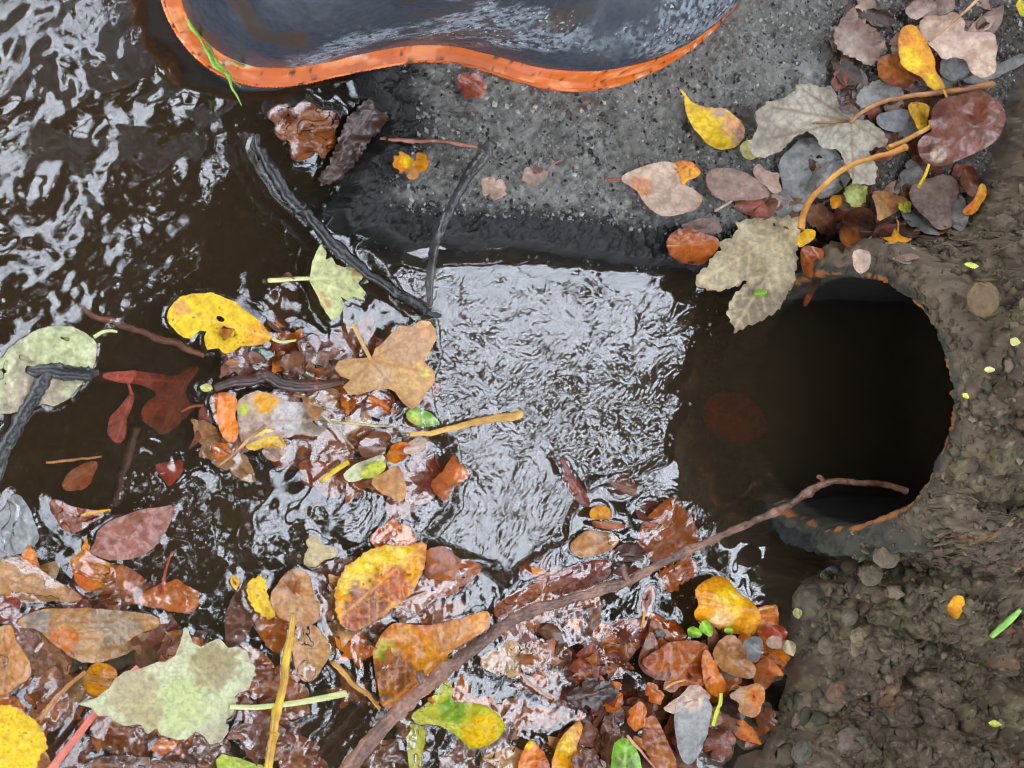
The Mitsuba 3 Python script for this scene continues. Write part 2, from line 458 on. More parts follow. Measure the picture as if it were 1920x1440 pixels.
PIPE = pipe_mesh()
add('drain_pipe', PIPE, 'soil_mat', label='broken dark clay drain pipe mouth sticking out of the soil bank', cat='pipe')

# ------------------------------------------------------------------ loose grains of the mud, crumbs and small stones of the bank
OCT = np.array([[1, 0, 0], [-1, 0, 0], [0, 1, 0], [0, -1, 0], [0, 0, 1], [0, 0, -1]], float)
OCF = np.array([[0, 2, 4], [2, 1, 4], [1, 3, 4], [3, 0, 4], [2, 0, 5], [1, 2, 5], [3, 1, 5], [0, 3, 5]])
ICO = trimesh.creation.icosphere(1)
def lumps(pos, size, v0, f0, rng, rough, cols, flat=0.75):
    n, m = len(pos), len(v0)
    k = 1 + rough * rng.uniform(-1, 1, (n, m, 1))
    ax_ = rng.uniform(0.65, 1.3, (n, 1, 3)) * [1, 1, flat]
    v = v0[None] * k * ax_
    a = rng.uniform(0, 6.28, n)
    c, s_ = np.cos(a)[:, None], np.sin(a)[:, None]
    v = np.stack([v[..., 0] * c - v[..., 1] * s_, v[..., 0] * s_ + v[..., 1] * c, v[..., 2] + v[..., 0] * rng.uniform(-.3, .3, (n, 1))], -1)
    v = v * size[:, None, None] + pos[:, None]
    f = f0[None] + (np.arange(n) * m)[:, None, None]
    return v.reshape(-1, 3), f.reshape(-1, 3), np.repeat(cols, m, 0)


rs = np.random.default_rng(5)
q = rs.uniform((-0.17, -0.02), (0.36, 0.28), (60000, 2))
q = q[(poly_sd(q[:, 0], q[:, 1], MUD) > 0.019) & (q[:, 0] < np.interp(q[:, 1], _front[:, 1], _front[:, 0]))]
q = q[n2(q[:, 0], q[:, 1], 60, 41, 3) + 0.4 * rs.uniform(size=len(q)) > 0.58][:26000]
sz = 0.00040 + 0.0014 * rs.uniform(size=len(q)) ** 4
gz = ground(q[:, 0], q[:, 1])
tone_ = rs.uniform(size=(len(q), 1))
gc = lin((126, 124, 120)) * (0.35 + 0.9 * rs.uniform(size=(len(q), 1))) * (tone_ < .72) + lin((30, 29, 27)) * ((tone_ >= .72) & (tone_ < .9)) + lin((182, 176, 164)) * (tone_ >= .9) * rs.uniform(.5, 1, (len(q), 1))
add('mud_grains', lumps(np.column_stack([q, gz + sz * 0.1]), sz, OCT, OCF, rs, 0.25, gc), 'mud_mat', kind='stuff', label='fine grey and black sand grains strewn over the mud flat', cat='sand grains', smoothing=False)
_bq = quad[cls == 2]
_bc = V[_bq].mean(1)
_bq, _bc = _bq[(np.abs(_bc[:, 1]) < 0.29) & (_bc[:, 0] < 0.42)], _bc[(np.abs(_bc[:, 1]) < 0.29) & (_bc[:, 0] < 0.42)]
_ar = np.linalg.norm(np.cross(V[_bq[:, 2]] - V[_bq[:, 0]], V[_bq[:, 3]] - V[_bq[:, 1]]), axis=1)
p3_ = _bc[rs.choice(len(_bq), 34000, p=_ar / _ar.sum())] + rs.uniform(-.0005, .0005, (34000, 3))
ok = ~((np.hypot(p3_[:, 1] - PY, p3_[:, 2] - PIPE_Z) < R_OUT - 0.004) & (p3_[:, 0] < PX + 0.3)) & (p3_[:, 2] > -0.012)
ok &= rs.uniform(size=len(p3_)) < smooth(0.34, 0.62, meshkit.fbm(p3_ * 45, 3, 42)) * 0.8 + 0.2
p3_ = p3_[ok][:7000]
_pv = PIPE[0][420 * 29:420 * 44]
_pv = _pv[(_pv[:, 2] > PIPE_Z + 0.01) & (_pv[:, 1] < PY + 0.085)]
p3_ = np.vstack([p3_, _pv[rs.integers(0, len(_pv), 420)]])
q, gz = p3_[:, :2], p3_[:, 2]
dq = q[:, 0] - np.interp(q[:, 1], _front[:, 1], _front[:, 0])
sz = (0.0006 + 0.0030 * rs.uniform(size=len(q)) ** 5.5) * (1 + 1.3 * np.exp(-np.maximum(dq, 0) / 0.02) * (q[:, 1] < -0.1))
kk = rs.uniform(size=(len(q), 1))
gc = (lin((86, 72, 56)) * (kk < .6) + lin((76, 70, 52)) * ((kk >= .6) & (kk < .9)) + lin((116, 100, 80)) * (kk >= .9)) * rs.uniform(.65, 1.1, (len(q), 1))
add('soil_crumbs', lumps(np.column_stack([q, gz + sz * 0.05]), sz, ICO.vertices, ICO.faces, rs, 0.36, gc), 'soil_mat', kind='stuff', label='loose crumbs of brown soil and small stones on the bank', cat='soil crumbs')

# larger lumps one can pick out
for lx, ly, lr, lz, lc, lab in ((1522, 1128, .0125, .000, (104, 92, 74), 'largest rounded soil lump, reaching into the dark water below the pipe'), (1558, 1082, .0070, .012, (124, 124, 120), 'grey wet stone on top of the largest soil lump'), (1612, 1194, .0062, .046, (142, 122, 94), 'pale tan pebble in the soil bank'),
                                (1516, 1318, .0085, .020, (110, 92, 74), 'rounded brown clod at the bank foot, right of the heap'), (1504, 1352, .0070, .016, (116, 98, 80), 'smaller brown clod just below the rounded clod at the bank foot'), (1572, 1300, .0075, .034, (118, 90, 72), 'reddish brown stone in the lower bank'),
                                (1592, 1156, .0052, .038, (108, 96, 78), 'oblong brown stone right of the largest soil lump'), (1552, 1210, .0066, .028, (112, 98, 80), 'brown stone left of the pale tan pebble'), (1660, 1040, .0080, .060, (112, 96, 78), 'brown clod against the underside of the pipe'),
                                (1632, 1076, .0072, .046, (106, 92, 72), 'brown clod below the one against the pipe'), (1590, 1390, .0085, .040, (112, 96, 82), 'grey-brown clod at the bottom of the bank'), (1540, 1250, .0050, .026, (118, 104, 86), 'small tan stone in the lower bank edge'),
                                (1508, 1410, .0080, .018, (96, 88, 74), 'dark clod at the bottom edge of the bank'), (1842, 560, .0095, .150, (122, 98, 70), 'orange-brown clod on the shoulder of the pipe'), (1890, 500, .0080, .150, (104, 90, 70), 'brown clod above the pipe shoulder at the right edge'), (1880, 430, .0090, .120, (98, 84, 64), 'brown clod on the bank right of the star-shaped leaf')):
    c_ = place(np.array([lx]), np.array([ly]), ('g', 0.0))[0]
    m_ = trimesh.creation.icosphere(4)
    v_ = np.array(m_.vertices) * (1 + 0.42 * (meshkit.fbm(np.array(m_.vertices) * 1.3 + lx, 4, int(lx)) - 0.5) + 0.22 * (meshkit.fbm(np.array(m_.vertices) * 4.5 + ly, 3, int(ly)) - 0.5))[:, None] * [1.1, 0.95, 0.72] * lr + c_ + [0, 0, lr * 0.1]
    cc_ = lin(lc, 0.8) * (0.45 + 1.0 * meshkit.fbm(v_ * 320, 3, 3))[:, None]
    add('stone' if 'stone' in lab or 'pebble' in lab else 'soil_clod', (v_, np.array(m_.faces), cc_), 'soil_mat', label=lab, cat='stone' if 'stone' in lab or 'pebble' in lab else 'clod')

# ------------------------------------------------------------------ the boot
RAND_Z = 0.026
BOOT = [(318, -60), (322, 0), (345, 50), (378, 92), (425, 128), (490, 148), (560, 145), (640, 128), (730, 108), (820, 98), (900, 112), (980, 140), (1050, 158), (1120, 158), (1190, 142),
        (1260, 108), (1325, 60), (1368, 5), (1388, -60), (1385, -150), (1335, -235), (1240, -290), (1120, -315), (980, -318), (840, -300), (720, -300), (600, -310), (480, -295), (385, -235), (335, -150)]


def boot_meshes():
    o = chaikin(np.array(BOOT, float), 3)
    o = resample(px_poly(o, RAND_Z), 0.0007)
    n = len(o)
    t = np.roll(o, -2, 0) - np.roll(o, 2, 0)
    t /= np.linalg.norm(t, axis=1, keepdims=True)
    area = 0.5 * np.sum(o[:, 0] * np.roll(o[:, 1], -1) - np.roll(o[:, 0], -1) * o[:, 1])
    nor = np.stack([t[:, 1], -t[:, 0]], 1) * (1 if area > 0 else -1)      # outwards
    for _ in range(3):
        nor = (np.roll(nor, 8, 0) + nor + np.roll(nor, -8, 0)) / 3
    heel, toe = px_poly([(560, -85)], 0.03)[0], px_poly([(1180, -90)], 0.03)[0]
    ax = toe - heel
    u = np.clip(((o - heel) @ ax) / (ax @ ax), 0, 1)
    spine = heel + u[:, None] * ax
    arc = np.cumsum(np.linalg.norm(o - np.roll(o, 1, 0), axis=1))

    def loft(rows, col, wob=0.0, seed=0):
        vs = []
        for r in rows:
            ins, zz = r[0], r[1]
            ins = np.broadcast_to(ins, (n,))
            if np.ndim(zz) == 0 and zz < 0.0184:                 # the sole is cut back under the heel
                ins = ins + 0.56 * (0.026 - zz) * np.maximum(0, -nor[:, 0])
            vs.append(np.column_stack([o - nor * ins[:, None], np.broadcast_to(zz, (n,))]))
        v = np.array(vs)
        m = len(rows)
        p = v.reshape(-1, 3)
        if wob:
            k = (meshkit.fbm(p * 60, 3, seed) - 0.5) * wob
            p = p + np.column_stack([np.tile(nor, (m, 1)) * k[:, None], k * 0.5])
        i, j = np.meshgrid(np.arange(m - 1), np.arange(n), indexing='ij')
        q = np.stack([i * n + j, i * n + (j + 1) % n, (i + 1) * n + (j + 1) % n, (i + 1) * n + j], -1).reshape(-1, 4)
        if area < 0:
            q = q[:, ::-1]
        return p, np.vstack([q[:, [0, 1, 2]], q[:, [0, 2, 3]]]), col(p)

    def dark(p):
        g = meshkit.fbm(p * 160, 3, 51)[:, None]
        c = lin((44, 50, 58)) * (0.55 + 0.7 * g)
        s = smooth(0.6, 0.7, meshkit.fbm(p * 90, 3, 52))[:, None] * 0.7
        return c * (1 - s) + lin((74, 62, 48)) * s

    def orange(p):
        g = meshkit.fbm(p * 140, 3, 53)[:, None]
        c = lin((214, 102, 32)) * (0.70 + 0.3 * g)
        wear = smooth(0.54, 0.64, meshkit.fbm(p * np.array([60, 200, 200]), 3, 54))[:, None] * 0.6
        c = c * (1 - wear) + lin((236, 150, 92)) * wear
        spot = smooth(0.66, 0.74, meshkit.fbm(p * 340, 3, 55))[:, None]
        spot = np.maximum(spot, smooth(0.72, 0.76, meshkit.fbm(p * 95, 3, 56))[:, None] * 0.8)
        c = c * (1 - spot) + lin((60, 36, 22)) * spot
        pl = smooth(0.68, 0.76, meshkit.fbm(p * np.array([40, 240, 240]), 2, 57))[:, None]
        return c * (1 - pl) + lin((205, 190, 160)) * pl

    tread = 0.0005 * (np.sin(arc / 0.0017 * 2 * np.pi) > 0.2)
    wide = 0.0075 * smooth(0.45, 1.0, u)                                    # the rand grows a second lip towards the toe
    out_lip = np.where(u < 0.08, 0.001, 0.0)
    sole = loft([(0.012, -0.018), (0.004, -0.017), (-0.0005 - out_lip * 0.4, -0.012), (-0.001 - out_lip * 0.5, 0.006), (0.0002, 0.014), (0.0015, 0.0185), (0.004, 0.0188)], dark, 0.0012, 60)
    zk = 0.36 + 0.64 * smooth(0.4, 0.95, u)
    rz = lambda rows: [(r[0], 0.0186 + (r[1] - 0.0186) * zk) for r in rows]
    rand = loft(rz([(0.004, 0.0186), (0.0006, 0.0186), (-0.0020, 0.0193), (-0.0032, 0.0206), (-0.0036 + tread, 0.0222), (-0.0034 + tread, 0.0240), (-0.0026, 0.0250), (-0.0004, 0.0255), (0.0014, 0.0253),
                 (-0.0010, 0.0258), (-0.0022, 0.0268), (-0.0026, 0.0282), (-0.0022, 0.0296), (0.0004 , 0.0302), (0.0010, 0.0306 + wide * 0.55), (0.0026, 0.0318 + wide), (0.0040, 0.0350 + wide * 1.5), (0.0054, 0.0356 + wide * 1.5), (0.0062, 0.0350 + wide)]), orange, 0.0009, 61)
    # upper: from the rand up over the foot, and into the shaft above the heel
    dist = np.linalg.norm(o - spine, axis=1)
    top = 0.076 + 0.060 * smooth(0.75, 0.15, u)
    rows = []
    for f, h in zip(np.linspace(0, 1, 84), np.linspace(0, 1, 84)):
        th = f * np.pi / 2
        ins = 0.0045 + (dist - 0.0045) * (1 - np.cos(th)) * 0.999
        z_0 = 0.0186 + (0.032 + wide - 0.0186) * zk
        zz = z_0 + (top - z_0) * np.sin(th) ** 0.85
        rows.append((ins, zz))

    def upper_col(p):
        g = meshkit.fbm(p * 200, 3, 62)[:, None]
        c = lin((38, 42, 50)) * (0.6 + 0.6 * g)
        a = meshkit.fbm(p * 34, 4, 63)
        dust = (smooth(0.44, 0.62, a) * (0.35 + 0.65 * meshkit.fbm(p * 220, 2, 64)))[:, None] * 0.34
        c = c * (1 - dust) + lin((128, 131, 136)) * dust
        br = (smooth(0.60, 0.70, meshkit.fbm(p * 42, 4, 65)) * 0.8)[:, None]
        c = c * (1 - br) + lin((62, 46, 36)) * br
        dot = smooth(0.80, 0.86, meshkit.noise(p * 420, 66))[:, None] * smooth(0.45, 0.6, a)[:, None]
        return c * (1 - dot) + lin((150, 148, 142)) * dot

    o, nor, n = o[::2], nor[::2], len(o[::2])
    up = loft([(r[0][::2], r[1][::2]) for r in rows], upper_col, 0.0025, 67)
    # shaft
    k, hgt = 96, np.linspace(0.10, 0.36, 40)
    th = np.linspace(0, 2 * np.pi, k, endpoint=False)
    c0 = heel + ax * 0.12
    vs = []
    for q, (zz, grow) in enumerate([(z_, 0.0) for z_ in hgt] + [(0.3605, -0.003), (0.355, -0.004), (0.15, -0.004)]):
        rx = 0.052 + grow + 0.008 * smooth(0.14, 0.3, zz) + 0.012 * smooth(0.16, 0.10, zz)
        ry = 0.042 + grow + 0.010 * smooth(0.14, 0.3, zz)
        vs.append(np.column_stack([c0[0] + rx * np.cos(th), c0[1] + ry * np.sin(th), np.full(k, zz)]))
    v = np.array(vs).reshape(-1, 3)
    v[:, :2] += ((meshkit.fbm(v * 25, 3, 68) - 0.5) * 0.006)[:, None]
    i, j = np.meshgrid(np.arange(len(vs) - 1), np.arange(k), indexing='ij')
    q = np.stack([i * k + j, i * k + (j + 1) % k, (i + 1) * k + (j + 1) % k, (i + 1) * k + j], -1).reshape(-1, 4)
    shaft = (v, np.vstack([q[:, [0, 1, 2]], q[:, [0, 2, 3]]]), upper_col(v))
    return sole, rand, up, shaft


_sole, _rand, _upper, _shaft = boot_meshes()
tag('rubber_boot', 'dusty black rubber boot with an orange rand, standing half in the water', 'boot')
add('outsole', _sole, 'rubber', 'rubber_boot')
add('rand', _rand, 'rand_rubber', 'rubber_boot', label='scuffed orange rubber rand')
add('upper', _upper[:2], 'dusty_rubber', 'rubber_boot')
add('shaft', _shaft[:2], 'dusty_rubber', 'rubber_boot')
# ------------------------------------------------------------------ leaf builder
FLOAT = []          # outlines (world x, y) of what breaks the water surface
PAL = {   # sRGB: main, second tone, spots, vein, margin
    'yellow': ((240, 196, 26), (226, 150, 28), (120, 70, 20), (236, 190, 80), (214, 150, 60)),
    'amber': ((232, 160, 24), (206, 104, 20), (92, 44, 18), (226, 150, 50), (180, 90, 30)),
    'orange': ((226, 126, 22), (200, 92, 18), (110, 50, 16), (226, 140, 50), (170, 80, 30)),
    'rust': ((166, 92, 38), (128, 62, 28), (70, 34, 20), (176, 112, 60), (110, 56, 30)),
    'tan': ((206, 160, 104), (180, 128, 78), (130, 86, 50), (168, 110, 62), (176, 126, 80)),
    'beige': ((200, 182, 146), (172, 152, 120), (120, 100, 76), (216, 190, 140), (150, 128, 98)),
    'greybeige': ((176, 164, 144), (140, 126, 110), (92, 82, 72), (120, 98, 74), (150, 134, 112)),
    'grey': ((146, 144, 140), (116, 114, 112), (70, 68, 66), (130, 126, 120), (110, 106, 100)),
    'mauve': ((164, 138, 122), (130, 104, 90), (92, 70, 64), (150, 112, 100), (130, 98, 90)),
    'pink': ((198, 170, 146), (166, 132, 108), (120, 86, 74), (176, 134, 116), (160, 120, 104)),
    'maroon': ((142, 92, 76), (106, 62, 50), (66, 36, 32), (130, 78, 66), (120, 74, 62)),
    'brown': ((120, 74, 48), (90, 54, 38), (54, 32, 24), (140, 96, 66), (80, 48, 34)),
    'dark': ((78, 50, 38), (56, 36, 30), (34, 22, 18), (96, 66, 48), (50, 32, 26)),
    'redbrown': ((150, 70, 46), (112, 50, 36), (64, 30, 22), (150, 84, 58), (100, 46, 34)),
    'red': ((186, 70, 44), (150, 52, 36), (90, 30, 22), (190, 90, 60), (130, 50, 34)),
    'pale': ((216, 218, 172), (204, 190, 160), (150, 130, 100), (206, 206, 150), (196, 184, 150)),
    'palegreen': ((206, 210, 140), (196, 192, 136), (150, 120, 80), (226, 220, 150), (190, 180, 120)),
    'green': ((126, 178, 40), (96, 146, 30), (60, 90, 24), (170, 200, 90), (100, 140, 40)),
    'lime': ((196, 204, 60), (170, 180, 50), (110, 110, 40), (210, 214, 110), (160, 160, 60)),
}
ALB = 0.86
_seed = [100]


def ell(cx, cy, l, w, ang, n=26, point=0.0):
    """an oval leaf: l long, w wide, its tip towards ang (degrees, y down)"""
    s = np.linspace(0, 1, n)
    half = np.maximum(np.sin(np.pi * s ** 0.85), 0) ** (1.0 + point) * 0.5
    a = np.vstack([np.column_stack([s - 0.5, half]), np.column_stack([s - 0.5, -half])[::-1][1:-1]])
    return rot(a * [l, w], cx, cy, ang), rot([(-l / 2, 0)], cx, cy, ang)[0], rot([(l / 2, 0)], cx, cy, ang)[0]


def rot(a, cx, cy, ang):
    c, s = math.cos(math.radians(ang)), math.sin(math.radians(ang))
    a = np.asarray(a, float)
    return np.column_stack([cx + a[:, 0] * c - a[:, 1] * s, cy + a[:, 0] * s + a[:, 1] * c])


def lobed(cx, cy, l, w, ang, lobes=3, depth=0.5, n=80):
    """a leaf with rounded side lobes (hawthorn, oak)"""
    s = np.linspace(0, 1, n)
    env = np.sin(np.pi * np.clip(s, 0, 1) ** 0.75) ** 0.6 * (0.6 + 0.4 * np.sin(np.pi * s))
    wave = np.abs(np.sin(np.pi * (s * lobes + 0.06)))
    half = 0.5 * env * (1 - depth + depth * wave ** 0.7)
    half2 = 0.5 * env * (1 - depth + depth * np.abs(np.sin(np.pi * (s * lobes + 0.22))) ** 0.7)
    fwd = 0.10 * env * wave
    a = np.vstack([np.column_stack([s - 0.5 + fwd, half]), np.column_stack([s - 0.5 + fwd, -half2])[::-1][1:-1]])
    return rot(a * [l, w], cx, cy, ang), rot([(-l / 2, 0)], cx, cy, ang)[0], rot([(l / 2, 0)], cx, cy, ang)[0]


def maple(cx, cy, size, ang, seed=0, deep=0.5):
    r = np.random.default_rng(seed)
    pts = []
    for a, ln in ((-125, .62), (-62, .9), (0, 1.0), (62, .9), (125, .62)):
        a += r.uniform(-7, 7); ln *= r.uniform(.9, 1.08)
        pts += [(a - 21, ln * (deep + .12)), (a - 13, ln * .78), (a - 7, ln * .80), (a, ln), (a + 7, ln * .80), (a + 13, ln * .78), (a + 21, ln * (deep + .12))]
        pts.append((a + 31, ln * deep))
    pts.append((180, .12))
    q = np.array([(l * math.cos(math.radians(a)), l * math.sin(math.radians(a))) for a, l in pts]) * size * 0.5
    return rot(q, cx, cy, ang), np.array([cx, cy], float), [rot([(l * size * 0.5 * math.cos(math.radians(a)), l * size * 0.5 * math.sin(math.radians(a)))], cx, cy, ang)[0]
                                                            for a, l in ((-125, .6), (-62, .85), (0, .95), (62, .85), (125, .6))]


def leaf(name, label, shape, where, pal, base=None, tip=None, mat_='leaf_damp', stem=None, stem_r=(0.0009, 0.0006), stem_pal=None, curl=0.0045, bend=0.0, wave=0.0036, roll=0.0, serr=0.0, serr_n=14.0,
         smooth_k=None, res=3.2, holes=(), blobs=(), spot=0.25, two=0.5, margin=0.5, vein=0.7, group=None, cat='leaf', tint=None, slope=(0, 0), fold=0.0, thick=0.00028):
    """one leaf; outline, base and tip in pixels of the photograph; where = height of the blade or ('g', offset)"""
    _seed[0] += 1
    sd = _seed[0]
    rng = np.random.default_rng(sd)
    if isinstance(shape, tuple) and len(shape) == 3:
        shape, base, tip = shape
    if smooth_k is None:
        smooth_k = 0 if len(shape) >= 22 else 1
    if not isinstance(where, tuple) and -.0005 < where < .0062 and mat_ == 'leaf_wet':
        wave = min(wave, 0.0026)
        where = where - 0.0022                              # soaked leaves hang in the surface, the water runs over their low parts
    poly = chaikin(shape, smooth_k) if smooth_k else np.asarray(shape, float)
    c = poly.mean(0)
    if base is None:
        base = poly[0]
    tips = [np.asarray(tip, float)] if tip is not None and np.ndim(tip[0]) == 0 else [np.asarray(q, float) for q in (tip or [2 * c - base])]
    base = np.asarray(base, float)
    rim = resample(poly, res * 0.8)
    if serr:
        t = np.roll(rim, -1, 0) - np.roll(rim, 1, 0)
        t /= np.linalg.norm(t, axis=1, keepdims=True) + 1e-9
        arc = np.arange(len(rim)) * res * 0.8
        saw = (arc / serr_n) % 1.0
        k = (saw - 0.5) * serr + (meshkit.noise(np.column_stack([rim / 9.0, np.zeros(len(rim))]), sd) - 0.5) * serr
        rim = rim + np.column_stack([t[:, 1], -t[:, 0]]) * k[:, None]
    else:
        k = (meshkit.fbm(np.column_stack([rim / 9.0, np.zeros(len(rim))]), 2, sd) - 0.5) * 3.4 + (meshkit.fbm(np.column_stack([rim / 34.0, np.ones(len(rim))]), 2, sd) - 0.5) * 7.0
        rim = rim + k[:, None] * (rim - c) / (np.linalg.norm(rim - c, axis=1, keepdims=True) + 1e-6)
    area = Polygon(rim).buffer(0)
    if area.geom_type != 'Polygon':
        area = max(area.geoms, key=lambda g: g.area)
    rim = resample(np.array(area.exterior.coords)[:-1], res * 0.8)
    area = Polygon(rim).buffer(0)
    for h in holes:
        area = area.difference(Polygon(chaikin(h, 2)))
    x0, y0, x1, y1 = area.bounds
    gx, gy = np.meshgrid(np.arange(x0, x1, res), np.arange(y0, y1, res * 0.87), indexing='ij')
    gx = gx + (np.arange(gx.shape[1]) % 2) * res / 2
    g = np.column_stack([gx.ravel(), gy.ravel()]) + rng.uniform(-.14, .14, (gx.size, 2)) * res
    inner = area.buffer(-res * 0.45)
    g = g[shapely.contains_xy(inner, g[:, 0], g[:, 1])]
    pts = [rim, g]
    for h in holes:
        pts.append(resample(chaikin(h, 2), res * 0.8))
    q = np.vstack(pts)
    q = q + rng.normal(0, 1e-4, q.shape)
    tri = Delaunay(q).simplices
    m = q[tri].mean(1)
    tri = tri[shapely.contains_xy(area, m[:, 0], m[:, 1])]
    a, b, d = q[tri[:, 0]], q[tri[:, 1]], q[tri[:, 2]]
    cr = (b - a)[:, 0] * (d - a)[:, 1] - (b - a)[:, 1] * (d - a)[:, 0]
    tri = tri[np.abs(cr) > 1e-3]
    cr = cr[np.abs(cr) > 1e-3]
    tri = np.where((cr > 0)[:, None], tri[:, ::-1], tri)          # faces up (the photograph's y runs down)
    # veins
    segs = []
    for tp in tips:
        ax = tp - base
        ln = np.linalg.norm(ax)
        ax = ax / ln
        segs.append((base, base + ax * ln * 0.97, 1.0))
        cnt = max(2, int(ln / (26 if len(tips) == 1 else 24)))
        for sgn in (-1, 1):
            for i in range(1, cnt + 1):
                s = (i - 0.3) / (cnt + 0.6)
                o = base + ax * ln * s
                an = math.radians(48 + rng.uniform(-6, 6)) * sgn
                dv = np.array([ax[0] * math.cos(an) - ax[1] * math.sin(an), ax[0] * math.sin(an) + ax[1] * math.cos(an)])
                segs.append((o, o + dv * ln * (0.34 if len(tips) == 1 else 0.20), 0.5))
    vm = np.zeros(len(q))
    for s0, s1, k in segs:
        dd = seg_dist(q[:, 0], q[:, 1], [s0, s1])
        vm = np.maximum(vm, k * np.exp(-(dd / (1.9 * (0.6 + 0.6 * k))) ** 2))
    # relief
    ax = tips[len(tips) // 2] - base
    ln = np.linalg.norm(ax)
    ax = ax / ln
    rel = q - base
    s = rel @ ax / ln
    t = (rel[:, 0] * ax[1] - rel[:, 1] * ax[0]) / ln
    p3 = np.column_stack([q, np.full(len(q), sd * 3.1)])
    # each axis is shaped on its own: cupped sides (curl), raised ends (bend), a rolled side (roll), a crease along the midrib (fold)
    relief = curl * (np.abs(t) / 0.4) ** 1.7 + bend * (2 * s - 1) ** 2 + roll * smooth(0.05, 0.45, t) ** 1.0 + fold * np.abs(t) / 0.4
    relief = relief + slope[0] * (q[:, 0] - c[0]) * 2.9e-4 + slope[1] * (q[:, 1] - c[1]) * 2.9e-4
    relief = relief + wave * 2 * (meshkit.fbm(p3 / 48.0, 3, sd) - 0.5) + wave * 0.55 * (np.abs(2 * meshkit.noise(p3 / 30.0, sd + 8) - 1) - 0.5) + 0.0005 * vm - 0.00016 * (vm > 0.25) + 0.0006 * (meshkit.fbm(p3 / 13.0, 2, sd + 1) - 0.5)
    top = place(q[:, 0], q[:, 1], where, relief)
    nt = len(q)
    bot = top - [0, 0, thick]
    e = np.vstack([tri[:, [0, 1]], tri[:, [1, 2]], tri[:, [2, 0]]])
    es = np.sort(e, 1)
    _, idx, cnt = np.unique(es, axis=0, return_index=True, return_counts=True)
    be = e[idx[cnt == 1]]
    rv = np.vstack([top[be[:, 0]], top[be[:, 1]], bot[be[:, 0]], bot[be[:, 1]]])
    nb = len(be)
    k = np.arange(nb) + 2 * nt
    rf = np.vstack([np.column_stack([k, k + 2 * nb, k + nb]), np.column_stack([k + nb, k + 2 * nb, k + 3 * nb])])
    v = np.vstack([top, bot, rv])
    f = np.vstack([tri, tri[:, ::-1] + nt, rf])
    # colour: two tones in patches, spots, veins, a browner margin, given blotches
    A, B, S, VN, MG = (lin(x, ALB) for x in PAL[pal])
    n1 = meshkit.fbm(p3 / 42.0, 4, sd + 2)
    n3 = meshkit.fbm(p3 / 11.0, 3, sd + 3)
    col = A + (B - A) * (smooth(0.62 - 0.3 * two, 0.74 - 0.1 * two, n1) * min(1, 2 * two))[:, None]
    for (bx, by, br, bc) in blobs:
        w = smooth(br * 1.15, br * 0.75, np.hypot(q[:, 0] - bx, q[:, 1] - by) + (n3 - 0.5) * br * 1.1)[:, None]
        col = col * (1 - w) + (lin(bc, ALB) if not isinstance(bc, str) else lin(PAL[bc][0], ALB)) * w
    ed = seg_dist(q[:, 0], q[:, 1], np.vstack([rim, rim[:1]])[::2])
    w = (np.clip(1 - (ed + 10 * (n3 - 0.5)) / 9.0, 0, 1) * margin * (n1 > 0.36))[:, None]
    col = col * (1 - w) + MG * w
    net = np.abs(2 * meshkit.noise(p3 / 8.0, sd + 7) - 1) < 0.16
    col = col * (1 - 0.22 * net)[:, None]
    w = (np.clip(vm * 1.5, 0, 1) * vein)[:, None]
    col = col * (1 - w) + VN * w
    sp = smooth(0.80 - 0.22 * spot, 0.86 - 0.2 * spot, meshkit.noise(p3 / 5.5, sd + 4) * 0.6 + 0.4 * n3)[:, None] * min(1.0, spot * 2)
    col = col * (1 - sp) + S * sp
    col = col * (0.55 + 0.55 * n3 + 0.36 * meshkit.noise(p3 / 4.0, sd + 6))[:, None]
    if tint is not None:
        col = col * np.asarray(tint)
    col = np.clip(col, 0.004, 0.92)
    allc = np.vstack([col, col * 0.9, col[be[:, 0]], col[be[:, 1]], col[be[:, 0]], col[be[:, 1]]])
    if stem:
        key = key_for(name)
        tag(key, label, cat, group)
        add('blade', (v, f, allc), mat_, key)
    else:
        key = add(name, (v, f, allc), mat_, label=label, cat=cat, group=group)
    if not isinstance(where, tuple) and where > -0.0025:
        rw = place(rim[:, 0], rim[:, 1], where)
        FLOAT.append(rw[:, :2])
    if stem:
        sp_ = spline(np.array(stem, float), max(10, 9 * len(stem)))
        seg = np.linspace(0, 1, len(sp_))
        w3 = place(sp_[:, 0], sp_[:, 1], where, np.full(len(sp_), 0.0008) + 0.0012 * np.sin(seg * 3.1))
        tv, tf = tube(w3, np.linspace(stem_r[0], stem_r[1], len(w3)), 7)
        cc = lin(PAL[stem_pal][0] if stem_pal else PAL[pal][3], ALB) * (0.75 + 0.5 * meshkit.fbm(tv * 400, 2, sd))[:, None]
        add('stem', (tv, tf, cc), mat_, key)
    return key


